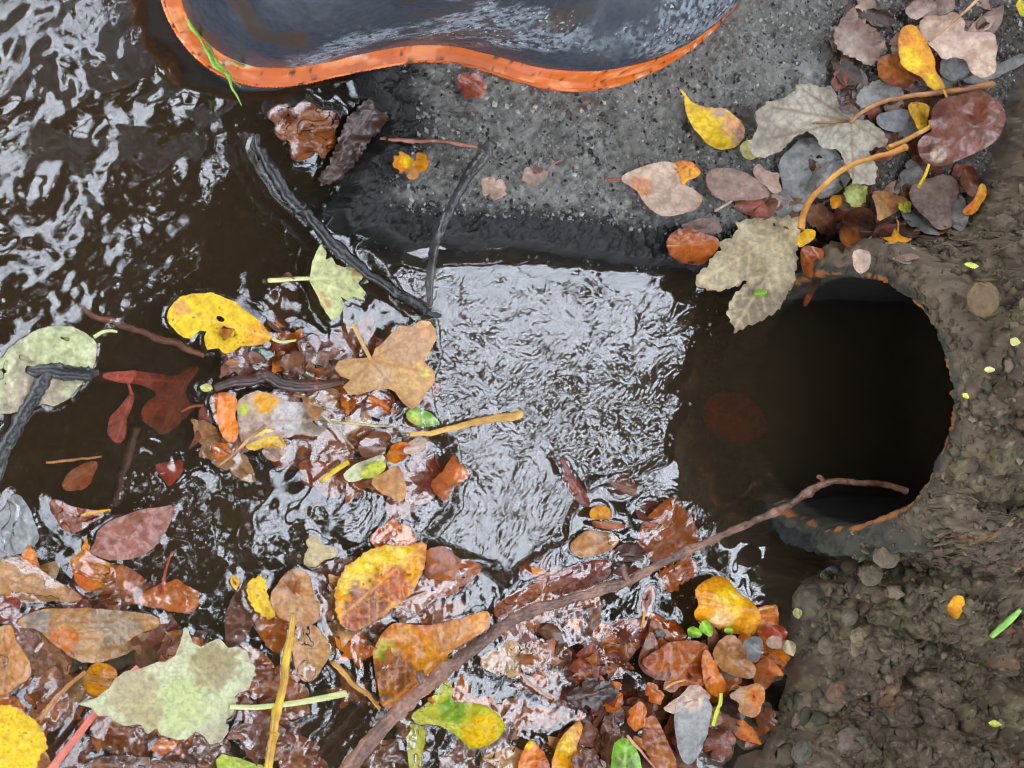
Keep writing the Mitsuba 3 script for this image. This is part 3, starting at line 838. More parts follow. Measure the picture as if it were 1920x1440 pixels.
def stick(name, label, px, where, radii, tone, lift=None, mat_='wood_wet', cat='twig', knots=(), n=None, rough=0.5, kids=(), sides=10, floats=False, flecks=0.3):
    _seed[0] += 1
    sd = _seed[0]

    def one(px, where, radii, lift, knots):
        px = np.array(px, float)
        m = n or max(14, int(np.sum(np.linalg.norm(np.diff(px, axis=0), axis=1)) / 5))
        q = spline(px, m)
        u = np.linspace(0, 1, m)
        li = np.interp(u, np.linspace(0, 1, len(lift)), lift) if lift is not None else np.zeros(m)
        w = place(q[:, 0], q[:, 1], where, li)
        w = w + (meshkit.fbm(np.column_stack([q / 30.0, np.full(m, sd)]), 2, sd)[:, None] - 0.5) * np.array([1, 1, 0]) * 0.0022
        r = np.interp(u, np.linspace(0, 1, len(radii)), radii)
        for kp, ks in knots:
            r = r * (1 + ks * np.exp(-((u - kp) / 0.012) ** 2))
        v, f = tube(w, r, sides, rough, sd)
        g = meshkit.fbm(v * np.array([500, 500, 500]), 3, sd)[:, None]
        g2 = meshkit.fbm(v * 90, 2, sd + 1)[:, None]
        t0, t1 = lin(tone[0], ALB), lin(tone[1], ALB)
        c = (t0 + (t1 - t0) * smooth(0.35, 0.65, g2)) * (0.55 + 0.9 * g)
        fl = smooth(0.72, 0.78, g) * flecks
        c = c * (1 - fl) + lin((170, 160, 150)) * fl
        if floats:
            FLOAT.append(w[:, :2])
        return v, f, c

    parts = [one(px, where, radii, lift, knots)]
    for k in kids:
        parts.append(one(*k))
    return add(name, merge(parts), mat_, label=label, cat=cat)
# ------------------------------------------------------------------ leaves on the mud flat
G = lambda o: ('g', o)
leaf('oak_leaf', 'wet brown lobed leaf half under water below the boot heel, left of the mud', [(497, 218), (515, 200), (540, 192), (548, 205), (562, 190), (590, 192), (600, 205), (628, 208), (640, 228), (628, 245), (634, 268), (618, 285),
     (606, 302), (592, 282), (580, 300), (552, 302), (540, 284), (545, 266), (524, 262), (510, 246), (516, 232)], -0.0012, 'rust', base=(638, 235), tip=(520, 245), mat_='leaf_wet', curl=.002, two=.6)
leaf('serrated_leaf', 'dark brown serrated leaf lying on the shore between black stick and mud', [(690, 182), (708, 172), (722, 196), (731, 222), (714, 246), (692, 266), (672, 300), (640, 334), (604, 352), (596, 330), (622, 300), (634, 262), (648, 228), (664, 206)],
     G(.004), 'dark', base=(600, 345), tip=(712, 180), mat_='leaf_wet', serr=5, two=.5, curl=.004)
leaf('small_lobed_leaf', 'small red-brown lobed leaf tucked under the orange rand', lobed(884, 160, 66, 54, 35, 3, .6), G(.0065), 'redbrown', mat_='leaf_wet', res=3)
leaf('small_lobed_leaf', 'small orange-yellow lobed leaf left of the pale-tipped stick on the mud', [(737, 312), (742, 298), (737, 292), (752, 295), (748, 283), (765, 290), (776, 303), (780, 300), (780, 285), (800, 288), (803, 305), (797, 322), (787, 322), (783, 335), (768, 338), (760, 330), (768, 322), (755, 322), (746, 328), (750, 318)],
     G(.0065), 'amber', base=(768, 330), tip=(782, 292), res=3, blobs=[(765, 305, 14, 'yellow'), (775, 325, 14, 'tan')], smooth_k=1)
leaf('small_lobed_leaf', 'small pale pink lobed leaf right of the pale-tipped stick on the mud', lobed(926, 352, 54, 48, 30, 2, .6), G(.0075), 'pink', res=3, stem=[(908, 342), (900, 334)], stem_r=(.0006, .0004))
leaf('small_lobed_leaf', 'small brown half-curled leaf in the middle of the mud flat', lobed(1002, 330, 54, 50, 165, 2, .55), G(.008), 'mauve', res=3, curl=.004, blobs=[(1008, 316, 12, 'dark')], stem=[(1026, 318), (1040, 306), (1054, 300)], stem_r=(.0006, .0004))
leaf('yellow_leaf', 'bright yellow leaf with a pink corner on the grey mud right of the boot toe', [(1283, 173), (1297, 192), (1316, 199), (1345, 200), (1368, 205), (1390, 228), (1398, 252), (1390, 270), (1372, 280), (1348, 281), (1325, 270), (1303, 248), (1290, 222), (1284, 198)],
     G(.006), 'yellow', base=(1392, 272), tip=(1284, 176), curl=.006, two=.1, spot=.1, blobs=[(1378, 236, 26, (226, 164, 120)), (1386, 260, 16, (196, 150, 140)), (1350, 206, 16, 'pink')], mat_='leaf_dry', stem=[(1284, 178), (1276, 168)])
leaf('small_crumpled_leaf', 'pale yellow crumpled scrap beside the pink-cornered yellow leaf', ell(1410, 281, 46, 36, 20)[0], G(.007), 'palegreen', res=3, wave=.008, curl=.004, blobs=[(1420, 275, 12, 'yellow')])
leaf('muddy_leaf', 'flat grey mud-coated leaf under the pale lobed leaf', [(1513, 253), (1535, 262), (1545, 275), (1573, 284), (1580, 316), (1574, 345), (1535, 366), (1512, 390), (1486, 398), (1468, 366), (1460, 320), (1466, 292), (1490, 266)],
     G(.003), 'grey', base=(1490, 398), tip=(1540, 262), mat_='leaf_damp', two=.3, spot=.2, vein=.1, holes=[[(1535, 318), (1548, 314), (1552, 322), (1540, 326)]])
leaf('lobed_leaf', 'large pale grey-beige lobed leaf on the mud right of the yellow leaf', [(1490, 170), (1492, 158), (1515, 156), (1546, 164), (1566, 172), (1574, 200), (1586, 216), (1604, 224), (1630, 226), (1655, 246), (1667, 266), (1658, 277), (1640, 276), (1630, 285), (1645, 316), (1640, 346), (1600, 344),
     (1582, 300), (1572, 280), (1542, 278), (1528, 254), (1514, 246), (1494, 254), (1466, 282), (1432, 296), (1412, 292), (1404, 270), (1420, 240), (1417, 210), (1440, 190), (1466, 186)],
     G(.006), 'greybeige', base=(1596, 226), tip=[(1432, 262), (1440, 200), (1500, 165), (1600, 340), (1660, 270)], curl=.005, wave=.002, two=.4, spot=.1, mat_='leaf_dry', serr=2.5)
leaf('yellow_leaf', 'orange-yellow leaf hanging over the twig at the upper right', [(1685, 60), (1700, 46), (1716, 48), (1732, 66), (1744, 90), (1754, 112), (1752, 130), (1766, 150), (1773, 164), (1774, 176), (1760, 172), (1742, 164), (1730, 146), (1708, 134), (1690, 120), (1684, 98)],
     G(.014), 'amber', base=(1772, 172), tip=(1700, 48), curl=.006, blobs=[(1700, 115, 26, 'yellow'), (1755, 155, 22, 'yellow'), (1700, 70, 16, (214, 130, 40))], two=.3, spot=.25, stem=[(1768, 168), (1775, 182), (1778, 192)], mat_='leaf_dry')
leaf('brown_leaf', 'dull brown leaf showing under the orange-yellow leaf at the upper right', [(1646, 108), (1668, 98), (1690, 106), (1712, 128), (1720, 150), (1695, 166), (1660, 156), (1642, 138)], G(.006), 'rust', base=(1716, 152), tip=(1646, 112), curl=.006)
leaf('crumpled_leaf', 'crumpled pinkish brown leaf left of the orange-yellow leaf at the top right', [(1566, 48), (1590, 22), (1604, 14), (1612, 40), (1640, 50), (1656, 70), (1662, 92), (1646, 110), (1630, 124), (1612, 112), (1590, 104), (1575, 96), (1562, 74)], G(.006), 'mauve', wave=.008, curl=.006, serr=4, two=.8)
leaf('lobed_leaf', 'pale pink lobed leaf at the top edge right of the orange-yellow leaf', [(1722, 42), (1742, 28), (1766, 30), (1790, 20), (1812, 38), (1806, 58), (1830, 62), (1866, 58), (1872, 84), (1864, 108), (1872, 130), (1846, 148), (1820, 140), (1814, 112), (1790, 106), (1768, 116), (1750, 92), (1726, 70)],
     G(.008), 'pink', base=(1740, 66), tip=[(1866, 62), (1868, 128), (1808, 34), (1768, 112)], wave=.004, curl=.004, two=.5)
leaf('torn_leaf', 'grey torn leaf below the pale pink lobed leaf at the upper right', [(1780, 96), (1806, 106), (1818, 130), (1812, 150), (1788, 156), (1766, 142), (1762, 118)], G(.005), 'grey', wave=.004)
leaf('rounded_leaf', 'glossy maroon rounded leaf with a notch at the right edge of the mud', [(1748, 206), (1764, 186), (1790, 178), (1830, 170), (1862, 178), (1882, 202), (1888, 228), (1876, 256), (1848, 280), (1800, 302), (1762, 312), (1738, 306), (1722, 290), (1720, 266), (1732, 253), (1752, 246), (1745, 230)],
     G(.012), 'maroon', base=(1744, 308), tip=(1870, 190), mat_='leaf_wet', curl=.008, wave=.003, two=.6, spot=.3, blobs=[(1836, 212, 20, (124, 62, 36)), (1760, 290, 16, 'pink')], stem=[(1742, 308), (1734, 330), (1722, 350)], stem_pal='yellow', stem_r=(.0010, .0012))
leaf('yellow_scrap', 'small yellow leaf scrap left of the maroon leaf', [(1704, 194), (1724, 190), (1744, 196), (1742, 220), (1736, 244), (1722, 246), (1716, 224), (1706, 212)], G(.007), 'yellow', two=.3, curl=.004, spot=.35)
leaf('pear_shaped_leaf', 'pinkish tan pointed leaf on the lower edge of the mud flat', [(1160, 336), (1184, 318), (1214, 308), (1244, 303), (1264, 305), (1276, 322), (1282, 344), (1300, 354), (1322, 372), (1304, 394), (1276, 402), (1246, 406), (1222, 398), (1204, 374), (1186, 352)],
     G(.008), 'pink', base=(1160, 336), tip=(1318, 374), curl=.010, two=.35, blobs=[(1200, 350, 22, (212, 138, 84))], stem=[(1162, 336), (1148, 337), (1134, 336)], stem_pal='redbrown', stem_r=(.0009, .0006))
leaf('yellow_scrap', 'folded orange-yellow scrap lying on the pointed pinkish leaf', [(1260, 306), (1282, 300), (1300, 306), (1318, 322), (1308, 334), (1290, 336), (1282, 352), (1272, 330)], G(.014), 'amber', curl=.006, spot=.4, two=.6)
leaf('oval_leaf', 'mauve oval leaf with a fine stalk right of the pointed pinkish leaf', [(1322, 326), (1346, 312), (1380, 316), (1410, 328), (1432, 346), (1448, 364), (1434, 374), (1390, 376), (1348, 374), (1326, 354)],
     G(.011), 'mauve', base=(1446, 366), tip=(1322, 332), curl=.007, two=.3, spot=.12, mat_='leaf_dry', stem=[(1446, 366), (1460, 368), (1474, 374)], stem_r=(.0007, .0005))
leaf('lobed_leaf', 'small pale pink scalloped leaf behind the mauve oval leaf', [(1410, 318), (1422, 304), (1432, 316), (1446, 322), (1464, 324), (1462, 340), (1468, 356), (1452, 366), (1436, 350), (1416, 336)], G(.009), 'pink', res=3, curl=.003)
leaf('brown_leaf', 'red-brown leaf showing beneath the mauve oval leaf', [(1368, 386), (1392, 376), (1424, 374), (1438, 384), (1446, 404), (1424, 410), (1398, 402)], G(.004), 'redbrown', curl=.004)
leaf('small_pale_bits', 'lime yellow ruffled flower scrap on the grey muddy leaf', [(1585, 350), (1600, 342), (1612, 345), (1628, 350), (1626, 366), (1620, 382), (1604, 390), (1590, 380), (1584, 366)], G(.010), 'lime', wave=.012, curl=.003, res=2.6, serr=4, blobs=[(1606, 366, 22, 'palegreen')], cat='flower scrap')
leaf('small_pale_bits', 'tiny lime flower scrap beside the tan folded leaf', ell(1697, 386, 34, 24, 50)[0], G(.011), 'lime', wave=.009, res=2.6, serr=3, cat='flower scrap')
leaf('yellow_scrap', 'orange-yellow scrap left of the lime flower scrap', ell(1568, 378, 32, 26, 120)[0], G(.008), 'amber', res=3, curl=.004)
leaf('folded_leaf', 'tan folded leaf right of the lime flower scrap', [(1634, 360), (1654, 356), (1680, 366), (1704, 372), (1690, 392), (1662, 408), (1646, 416), (1644, 396)], G(.012), 'tan', curl=.008, two=.4)
leaf('star_shaped_leaf', 'orange-tan star-shaped leaf at the end of the litter by the soil bank', [(1656, 446), (1674, 444), (1678, 428), (1688, 444), (1710, 448), (1694, 456), (1690, 470), (1676, 458)], G(.012), 'amber', res=2.6, two=.2, smooth_k=0, stem=[(1683, 436), (1684, 420), (1682, 412)], stem_r=(.0007, .0005))
leaf('curled_leaf', 'dark brown curled leaf beside the thick orange stalk', [(1578, 420), (1590, 398), (1612, 388), (1632, 392), (1644, 412), (1640, 436), (1622, 456), (1596, 466), (1576, 452), (1572, 436)], G(.012), 'dark', mat_='leaf_wet', curl=.012, two=.3, blobs=[(1594, 448, 22, 'rust')])
leaf('muddy_leaf', 'grey-mauve muddy leaf below the maroon leaf', [(1700, 352), (1740, 334), (1776, 326), (1800, 340), (1798, 366), (1780, 392), (1790, 418), (1766, 434), (1740, 416), (1716, 392)], G(.007), 'mauve', wave=.004, curl=.004, tint=(.8, .82, .86), mat_='leaf_dry')
leaf('brown_leaf', 'brown upright leaf between the muddy leaf and the soil bank', [(1804, 318), (1820, 310), (1836, 326), (1838, 352), (1826, 372), (1810, 360), (1800, 340)], G(.010), 'brown', curl=.008)
leaf('twisted_leaf', 'twisted tan-orange leaf against the soil bank', [(1838, 340), (1852, 350), (1852, 368), (1838, 384), (1832, 400), (1812, 406), (1802, 396), (1818, 382), (1832, 362)], G(.012), 'amber', curl=.008, two=.7)
leaf('long_dry_leaf', 'long grey dried leaf curling at the top right corner', [(1800, 152), (1828, 140), (1860, 128), (1896, 108), (1922, 98), (1926, 116), (1894, 134), (1858, 148), (1826, 158)], G(.010), 'grey', curl=.008, tint=(.9, .85, .85))
leaf('yellow_scrap', 'yellow leaf scrap at the very top right corner', [(1906, 2), (1926, -8), (1934, 24), (1914, 34)], G(.008), 'lime', blobs=[(1915, 10, 14, 'yellow')])
leaf('dry_leaf', 'pink-grey crumpled leaf left under the boot toe side of the litter at the top', [(1690, 20), (1716, 0), (1742, -10), (1760, 10), (1740, 26), (1712, 40)], G(.007), 'mauve', wave=.006)
leaf('crumpled_leaf', 'grey crumpled scalloped leaf above the brown twig', [(1600, 186), (1624, 158), (1652, 150), (1676, 158), (1698, 170), (1684, 186), (1650, 196), (1620, 206)], G(.006), 'grey', wave=.005, serr=4, tint=(1.05, 1.02, .98))
leaf('brown_leaf', 'dark brown leaf scrap where the pale lobed leaf joins the twig', ell(1592, 204, 44, 26, 10)[0], G(.012), 'dark', wave=.006, res=3)
leaf('grey_leaf', 'blue-grey leaf scrap between the twig and the yellow scrap', [(1640, 216), (1672, 206), (1704, 202), (1716, 222), (1704, 246), (1670, 248), (1646, 236)], G(.004), 'grey', wave=.004, tint=(.75, .75, .8))
leaf('big_serrated_leaf', 'big beige serrated leaf hanging over the dark water left of the pipe mouth', [(1302, 532), (1308, 512), (1326, 498), (1338, 480), (1352, 468), (1350, 452), (1372, 446), (1384, 428), (1380, 416), (1412, 410), (1440, 402), (1466, 401), (1500, 408), (1503, 430),
     (1494, 462), (1495, 500), (1490, 530), (1478, 552), (1462, 578), (1442, 592), (1420, 604), (1400, 612), (1378, 626), (1372, 604), (1364, 590), (1366, 572), (1380, 552), (1404, 522), (1384, 536), (1352, 546), (1334, 544), (1314, 538)],
     0.020, 'beige', base=(1500, 418), tip=[(1308, 530), (1376, 618)], serr=4.5, serr_n=20, curl=.004, wave=.002, two=.5, spot=.1, mat_='leaf_dry', res=3.6, slope=(.08, -.03), blobs=[(1420, 590, 60, (150, 132, 108))])
leaf('duckweed_leaf', 'tiny bright green leaflet stuck on the big beige serrated leaf', ell(1427, 549, 22, 14, -10, point=-.5)[0], 0.0245, 'green', res=2, cat='leaflet')
leaf('red_brown_leaf', 'rounded red-brown leaf at the water edge left of the big beige leaf', [(1247, 456), (1262, 434), (1284, 427), (1306, 432), (1330, 440), (1348, 448), (1350, 462), (1338, 482), (1318, 498), (1290, 500), (1264, 486)],
     G(.014), 'rust', base=(1346, 456), tip=(1252, 462), mat_='leaf_wet', curl=-.006, tint=(1.0, .82, .7), two=.5)
leaf('muddy_leaf', 'grey-brown muddy leaf above the rounded red-brown leaf', [(1270, 424), (1296, 414), (1326, 406), (1350, 416), (1356, 434), (1330, 442), (1300, 434)], G(.008), 'mauve', wave=.005, tint=(.7, .68, .66))
leaf('lobed_leaf', 'orange-brown lobed leaf at the top edge of the pipe mouth', [(1500, 468), (1512, 460), (1528, 464), (1544, 472), (1540, 488), (1530, 500), (1524, 520), (1512, 518), (1502, 508), (1500, 490)], 0.030, 'rust', res=3, tint=(1.2, 1, .9), mat_='leaf_wet')
leaf('pink_leaf', 'small pale pink leaf standing on the pipe rim', [(1598, 472), (1612, 466), (1628, 470), (1636, 488), (1628, 508), (1612, 516), (1600, 502)], 0.128, 'pink', res=3, curl=.004)
leaf('yellow_scrap', 'torn orange-yellow scrap at the foot of the thick orange stalk', [(1496, 440), (1512, 428), (1530, 430), (1528, 446), (1512, 458), (1500, 466), (1494, 456)], G(.024), 'yellow', res=3, two=.6, curl=.004)
leaf('dark_leaf', 'dark wet leaf tip poking into the pipe mouth', [(1534, 468), (1556, 452), (1572, 470), (1556, 500), (1540, 526), (1524, 556), (1510, 578), (1506, 566), (1520, 536), (1530, 500)], 0.026, 'dark', mat_='leaf_wet', curl=.004, blobs=[(1514, 566, 14, 'redbrown')])
leaf('brown_leaf', 'brown folded leaf on the litter right of the pale pink pipe-rim leaf', [(1640, 462), (1668, 452), (1700, 460), (1722, 466), (1700, 474), (1668, 476)], G(.016), 'pink', curl=.006)
leaf('rotten_leaf', 'dark rotten leaf in the gap left of the star-shaped leaf', [(1636, 440), (1660, 420), (1700, 410), (1730, 430), (1716, 450), (1680, 440), (1652, 456)], G(.003), 'dark', mat_='leaf_wet', wave=.004)
leaf('tan_leaf', 'pale tan leaf between the muddy grey leaf and the big stalk', [(1520, 330), (1556, 300), (1590, 296), (1600, 330), (1580, 356), (1546, 372), (1520, 366)], G(.0045), 'grey', tint=(1.05, 1.0, .95), curl=.002)
# filler: little leaves between, nothing tells them apart
LAND = [((1340, 230), 'the pink-cornered yellow leaf'), ((1530, 210), 'the large pale lobed leaf'), ((1730, 110), 'the hanging orange-yellow leaf'), ((1800, 245), 'the glossy maroon leaf'), ((1390, 345), 'the mauve oval leaf'), ((1520, 330), 'the flat grey muddy leaf'),
        ((1605, 366), 'the lime flower scrap'), ((1610, 425), 'the dark curled leaf'), ((1680, 450), 'the star-shaped leaf'), ((1750, 380), 'the grey-mauve muddy leaf'), ((1660, 385), 'the tan folded leaf'), ((1410, 480), 'the big beige serrated leaf'),
        ((250, 1000), 'the pink-brown veined leaf'), ((30, 980), 'the grey leaf at the left edge'), ((70, 1090), 'the rolled leaf'), ((160, 1190), 'the boat-shaped curled leaf'), ((330, 1310), 'the big pale maple leaf'), ((30, 1390), 'the yellow corner leaf'),
        ((530, 1280), 'the knobbly yellow twig'), ((715, 1100), 'the two-tone leaf'), ((830, 1080), 'the brown lobed leaf at centre'), ((800, 1230), 'the large orange-tan leaf'), ((850, 1340), 'the yellow-green leaf'), ((570, 1120), 'the bright-ribbed tan leaf'),
        ((585, 1220), 'the rounded pale tan leaf'), ((690, 950), 'the foam mound'), ((530, 780), 'the crumpled film'), ((515, 712), 'the curved shiny stick'), ((610, 645), 'the dark red leaf'), ((1070, 1400), 'the sickle-shaped leaf'), ((1000, 1430), 'the orange spotted leaf'),
        ((1170, 1410), 'the bright green leaf'), ((1300, 1380), 'the long pale grey leaf'), ((1265, 1250), 'the large oak leaf of the heap'), ((1225, 1230), 'the brown ribbed leaf'), ((1370, 1140), 'the yellow-orange leaf below the pipe'), ((1380, 1240), 'the ribbed lobed leaf'),
        ((1400, 1315), 'the pink and orange lobed leaf'), ((1315, 1185), 'the bright green leaflets'), ((960, 1230), 'the foam under the long twig'), ((1000, 1130), 'the middle of the long twig'), ((760, 1380), 'the thick end of the long twig'), ((1100, 1300), 'the dark gap left of the heap')]
WORD = {'mauve': 'mauve', 'brown': 'mid-brown', 'dark': 'dark brown', 'grey': 'grey', 'pink': 'pinkish', 'redbrown': 'red-brown', 'rust': 'rusty', 'orange': 'orange-brown', 'maroon': 'maroon'}


def where_is(px, py):
    (lx, ly), name = min(LAND, key=lambda e: math.hypot(e[0][0] - px, e[0][1] - py))
    dx, dy = px - lx, py - ly
    return (('right of ' if dx > 0 else 'left of ') if abs(dx) > abs(dy) else ('below ' if dy > 0 else 'above ')) + name


LIT = 'small leaf scraps in the litter on the mud'
for i in range(160):
    px_, py_ = (RNG.uniform(1580, 1880), RNG.uniform(-10, 170)) if i % 4 == 0 else (RNG.uniform(1440, 1840), RNG.uniform(120, 480))
    if py_ < 480 - (px_ - 1240) * 0.55 and px_ < 1500 or (px_ > 1700 and py_ > 430):
        continue
    pal_ = ['mauve', 'brown', 'dark', 'grey', 'pink', 'redbrown'][i % 6]
    leaf('leaf_scrap', f"small {WORD[pal_]} {'lobed' if i % 2 else 'pointed'} scrap {where_is(px_, py_)}", lobed(px_, py_, RNG.uniform(44, 92), RNG.uniform(30, 62), RNG.uniform(0, 360), 2, .4) if i % 2 else ell(px_, py_, RNG.uniform(44, 88), RNG.uniform(22, 42), RNG.uniform(0, 360)),
         G(RNG.uniform(.001, .0035)), pal_, res=4, wave=.003, curl=.003, tint=(.85, .82, .8), group=LIT, serr=2 if i % 3 else 0)

# ------------------------------------------------------------------ floating and sunken leaves, left half
leaf('yellow_leaf', 'yellow leaf with two holes floating on the still water at the left', [(315, 594), (320, 577), (336, 560), (362, 548), (394, 548), (420, 557), (446, 567), (467, 588), (484, 601), (500, 620), (510, 634), (500, 643), (474, 648), (450, 650), (434, 661), (420, 662), (410, 650), (390, 655),
     (387, 643), (384, 630), (389, 621), (374, 620), (364, 628), (360, 635), (346, 633), (333, 623), (320, 610)], 0.0022, 'yellow', base=(512, 634), tip=(322, 580), stem=[(510, 634), (524, 641), (540, 640), (554, 638)], stem_pal='palegreen', curl=.002, spot=.42,
     holes=[[(405, 594), (412, 591), (421, 597), (422, 602), (414, 604), (407, 600)]], two=.35, blobs=[(340, 578, 16, (224, 160, 80)), (420, 620, 12, (226, 150, 60)), (480, 620, 24, (236, 160, 40))], mat_='leaf_dry', res=3.4)
leaf('pale_leaf', 'large pale yellow-green oval leaf floating at the left edge under the forked twig', [(-60, 690), (-30, 655), (0, 678), (20, 648), (50, 627), (86, 612), (117, 610), (146, 617), (173, 630), (182, 648), (178, 676), (164, 710), (144, 728), (130, 746), (100, 764), (86, 755), (50, 768), (20, 774), (-30, 780), (-70, 740)],
     0.0020, 'pale', tint=(.9, .88, .86), base=(177, 632), tip=(-50, 740), stem=[(176, 632), (194, 622), (208, 620), (219, 622)], stem_pal='palegreen', curl=.003, two=.35, spot=.06, blobs=[(110, 650, 60, (214, 220, 166)), (60, 740, 60, (208, 190, 164))], mat_='leaf_dry')
leaf('lobed_leaf', 'pale yellow-green lobed leaf floating beside the long black stick', [(577, 522), (582, 500), (592, 470), (602, 458), (612, 470), (610, 486), (622, 480), (630, 496), (644, 502), (662, 498), (684, 512), (690, 530), (672, 534), (684, 548), (680, 562), (662, 556), (654, 566), (640, 558), (644, 576), (638, 592), (622, 602), (612, 588), (602, 572), (596, 556), (586, 540)],
     0.0022, 'palegreen', base=(578, 522), tip=[(604, 464), (684, 520), (680, 558), (624, 598)], stem=[(578, 522), (550, 523), (526, 525), (503, 526)], stem_r=(.001, .0012), curl=.003, two=.5, spot=.12, blobs=[(600, 566, 22, 'tan'), (672, 512, 14, 'tan')])
leaf('maple_leaf', 'large tan maple leaf lying at the left edge of the white water', [(628, 690), (634, 676), (656, 672), (680, 672), (696, 668), (704, 650), (728, 632), (748, 612), (776, 612), (786, 602), (804, 604), (817, 620), (818, 638), (806, 660), (796, 678), (800, 684), (814, 694), (816, 714), (800, 734), (788, 758), (772, 768),
     (756, 758), (742, 736), (728, 730), (704, 730), (690, 734), (672, 740), (652, 738), (642, 726), (658, 712), (640, 706)], 0.0050, 'tan', base=(695, 676), tip=[(638, 684), (650, 730), (768, 762), (812, 700), (800, 612)], stem=[(695, 674), (684, 652), (672, 628), (662, 606)], stem_pal='tan', stem_r=(.0010, .0013),
     curl=.003, wave=.002, two=.25, spot=.08, vein=.55, mat_='leaf_dry', blobs=[(760, 640, 46, (190, 148, 112)), (796, 698, 9, (216, 206, 110)), (716, 706, 20, (214, 176, 134))], res=3.6)
leaf('round_leaf', 'round glossy orange-red spotted leaf below the tan maple leaf', ell(716, 758, 58, 54, 30, point=-.5), 0.0030, 'orange', mat_='leaf_wet', curl=-.010, spot=.5, tint=(.9, .75, .8), two=.5, blobs=[(712, 778, 9, 'pink'), (706, 742, 18, 'orange')], res=3)
leaf('dark_leaf', 'dark curled leaf edge right of the round orange-red leaf', ell(742, 768, 40, 22, 110), 0.0015, 'dark', mat_='leaf_wet', res=3)
leaf('green_leaf', 'small green-yellow leaf below the tan maple leaf', [(764, 772), (780, 764), (800, 770), (818, 784), (826, 796), (806, 800), (782, 798), (766, 788)], 0.0028, 'green', two=.5, curl=.003, blobs=[(772, 790, 18, 'lime')], res=3, mat_='leaf_wet')
leaf('orange_leaf', 'shiny orange leaf standing at the head of the crumpled film on the left', [(396, 746), (404, 736), (428, 735), (444, 744), (446, 762), (443, 782), (449, 804), (444, 828), (430, 833), (414, 814), (404, 790), (397, 770)],
     0.0060, 'orange', base=(440, 738), tip=(430, 832), mat_='leaf_wet', curl=-.005, two=.15, spot=.04, tint=(1.1, 1, .9), slope=(.12, 0))
leaf('crumpled_film', 'crumpled pinkish translucent leaf skin right of the shiny orange leaf', [(446, 752), (462, 738), (490, 730), (516, 744), (548, 752), (580, 756), (606, 762), (620, 782), (612, 806), (588, 820), (560, 812), (534, 820), (508, 814), (480, 826), (456, 838), (448, 806), (444, 778)],
     0.0035, 'pink', base=(446, 792), tip=(616, 786), mat_='leaf_wet', wave=.011, curl=.003, two=.7, spot=.2, blobs=[(500, 752, 26, 'amber'), (456, 768, 12, 'lime'), (550, 780, 40, (196, 186, 178)), (590, 800, 24, (130, 116, 92))], res=3, cat='leaf skin')
leaf('yellow_scrap', 'yellow leaf scrap under the lower edge of the crumpled film', [(456, 834), (478, 818), (500, 800), (520, 812), (536, 830), (528, 844), (500, 838), (474, 846)], 0.0022, 'yellow', mat_='leaf_wet', wave=.006, res=3)
leaf('orange_scrap', 'dull orange leaf below the shiny orange leaf', ell(416, 848, 42, 30, 30), -.001, 'orange', mat_='leaf_wet', tint=(.8, .75, .7), res=3)
leaf('pale_scrap', 'small tan torn leaf at the lower end of the crumpled film', [(490, 842), (520, 836), (540, 846), (520, 866), (500, 858)], 0.001, 'pink', res=3)
leaf('oval_leaf', 'narrow brown oval leaf above the curved shiny stick', [(416, 720), (440, 706), (468, 699), (494, 700), (480, 712), (450, 722)], 0.002, 'rust', mat_='leaf_wet', res=3, tint=(1.1, 1, .95))
leaf('bud_scale', 'pale green bud at the left end of the curved shiny stick', ell(388, 727, 28, 17, 5), 0.003, 'palegreen', res=2.6, curl=-.003, tint=(.8, .82, .6), cat='bud')
leaf('oval_leaf', 'tiny round tan leaf above the narrow brown oval leaf', ell(438, 681, 30, 16, 0), 0.002, 'tan', res=2.6, tint=(.9, .8, .8))
leaf('dark_red_leaf', 'dark red leaf under the pale lobed leaf', [(570, 640), (590, 622), (612, 630), (632, 618), (652, 640), (646, 664), (622, 676), (596, 660), (578, 664)], -.003, 'maroon', tint=(1.1, .6, .6), wave=.004)
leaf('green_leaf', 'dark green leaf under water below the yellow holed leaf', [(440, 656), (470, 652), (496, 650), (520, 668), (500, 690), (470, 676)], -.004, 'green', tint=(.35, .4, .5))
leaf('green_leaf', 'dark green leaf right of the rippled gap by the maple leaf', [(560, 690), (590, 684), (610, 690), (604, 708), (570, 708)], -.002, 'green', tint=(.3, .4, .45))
SUNK = -0.009
leaf('sunken_leaf', 'bright red-brown pointed leaf sunk under clear water at the left', [(200, 800), (206, 782), (222, 764), (240, 740), (250, 732), (254, 744), (246, 768), (238, 790), (236, 818), (228, 832), (212, 828), (202, 816)], SUNK + .003, 'red', base=(246, 736), tip=(216, 830), stem=[(246, 738), (242, 724), (240, 716)], curl=.003)
leaf('sunken_leaf', 'large dim red star-shaped leaf sunk in the dark pool at the left', [(182, 704), (230, 694), (290, 700), (330, 706), (352, 690), (378, 684), (366, 706), (348, 724), (352, 752), (372, 764), (346, 784), (320, 812), (300, 816), (282, 800), (262, 784), (270, 756), (300, 738), (262, 720), (222, 718)], SUNK - .006, 'red', tint=(.7, .7, .7), base=(352, 716), tip=[(190, 708), (376, 686), (300, 812), (270, 790)])
leaf('sunken_leaf', 'slender brown-red leaf sunk left of the shiny orange leaf', [(352, 844), (362, 826), (372, 800), (372, 770), (382, 758), (396, 782), (398, 800), (384, 818), (366, 832)], SUNK + .004, 'redbrown', stem=[(380, 760), (360, 762), (340, 772)], tint=(1.1, 1, 1))
leaf('sunken_leaf', 'oval brown leaf sunk in the pool below the forked twig', [(114, 908), (124, 892), (148, 872), (172, 862), (186, 866), (178, 892), (166, 912), (140, 920), (122, 918)], SUNK + .003, 'rust', base=(186, 864), tip=(116, 912), tint=(1, .85, .8))
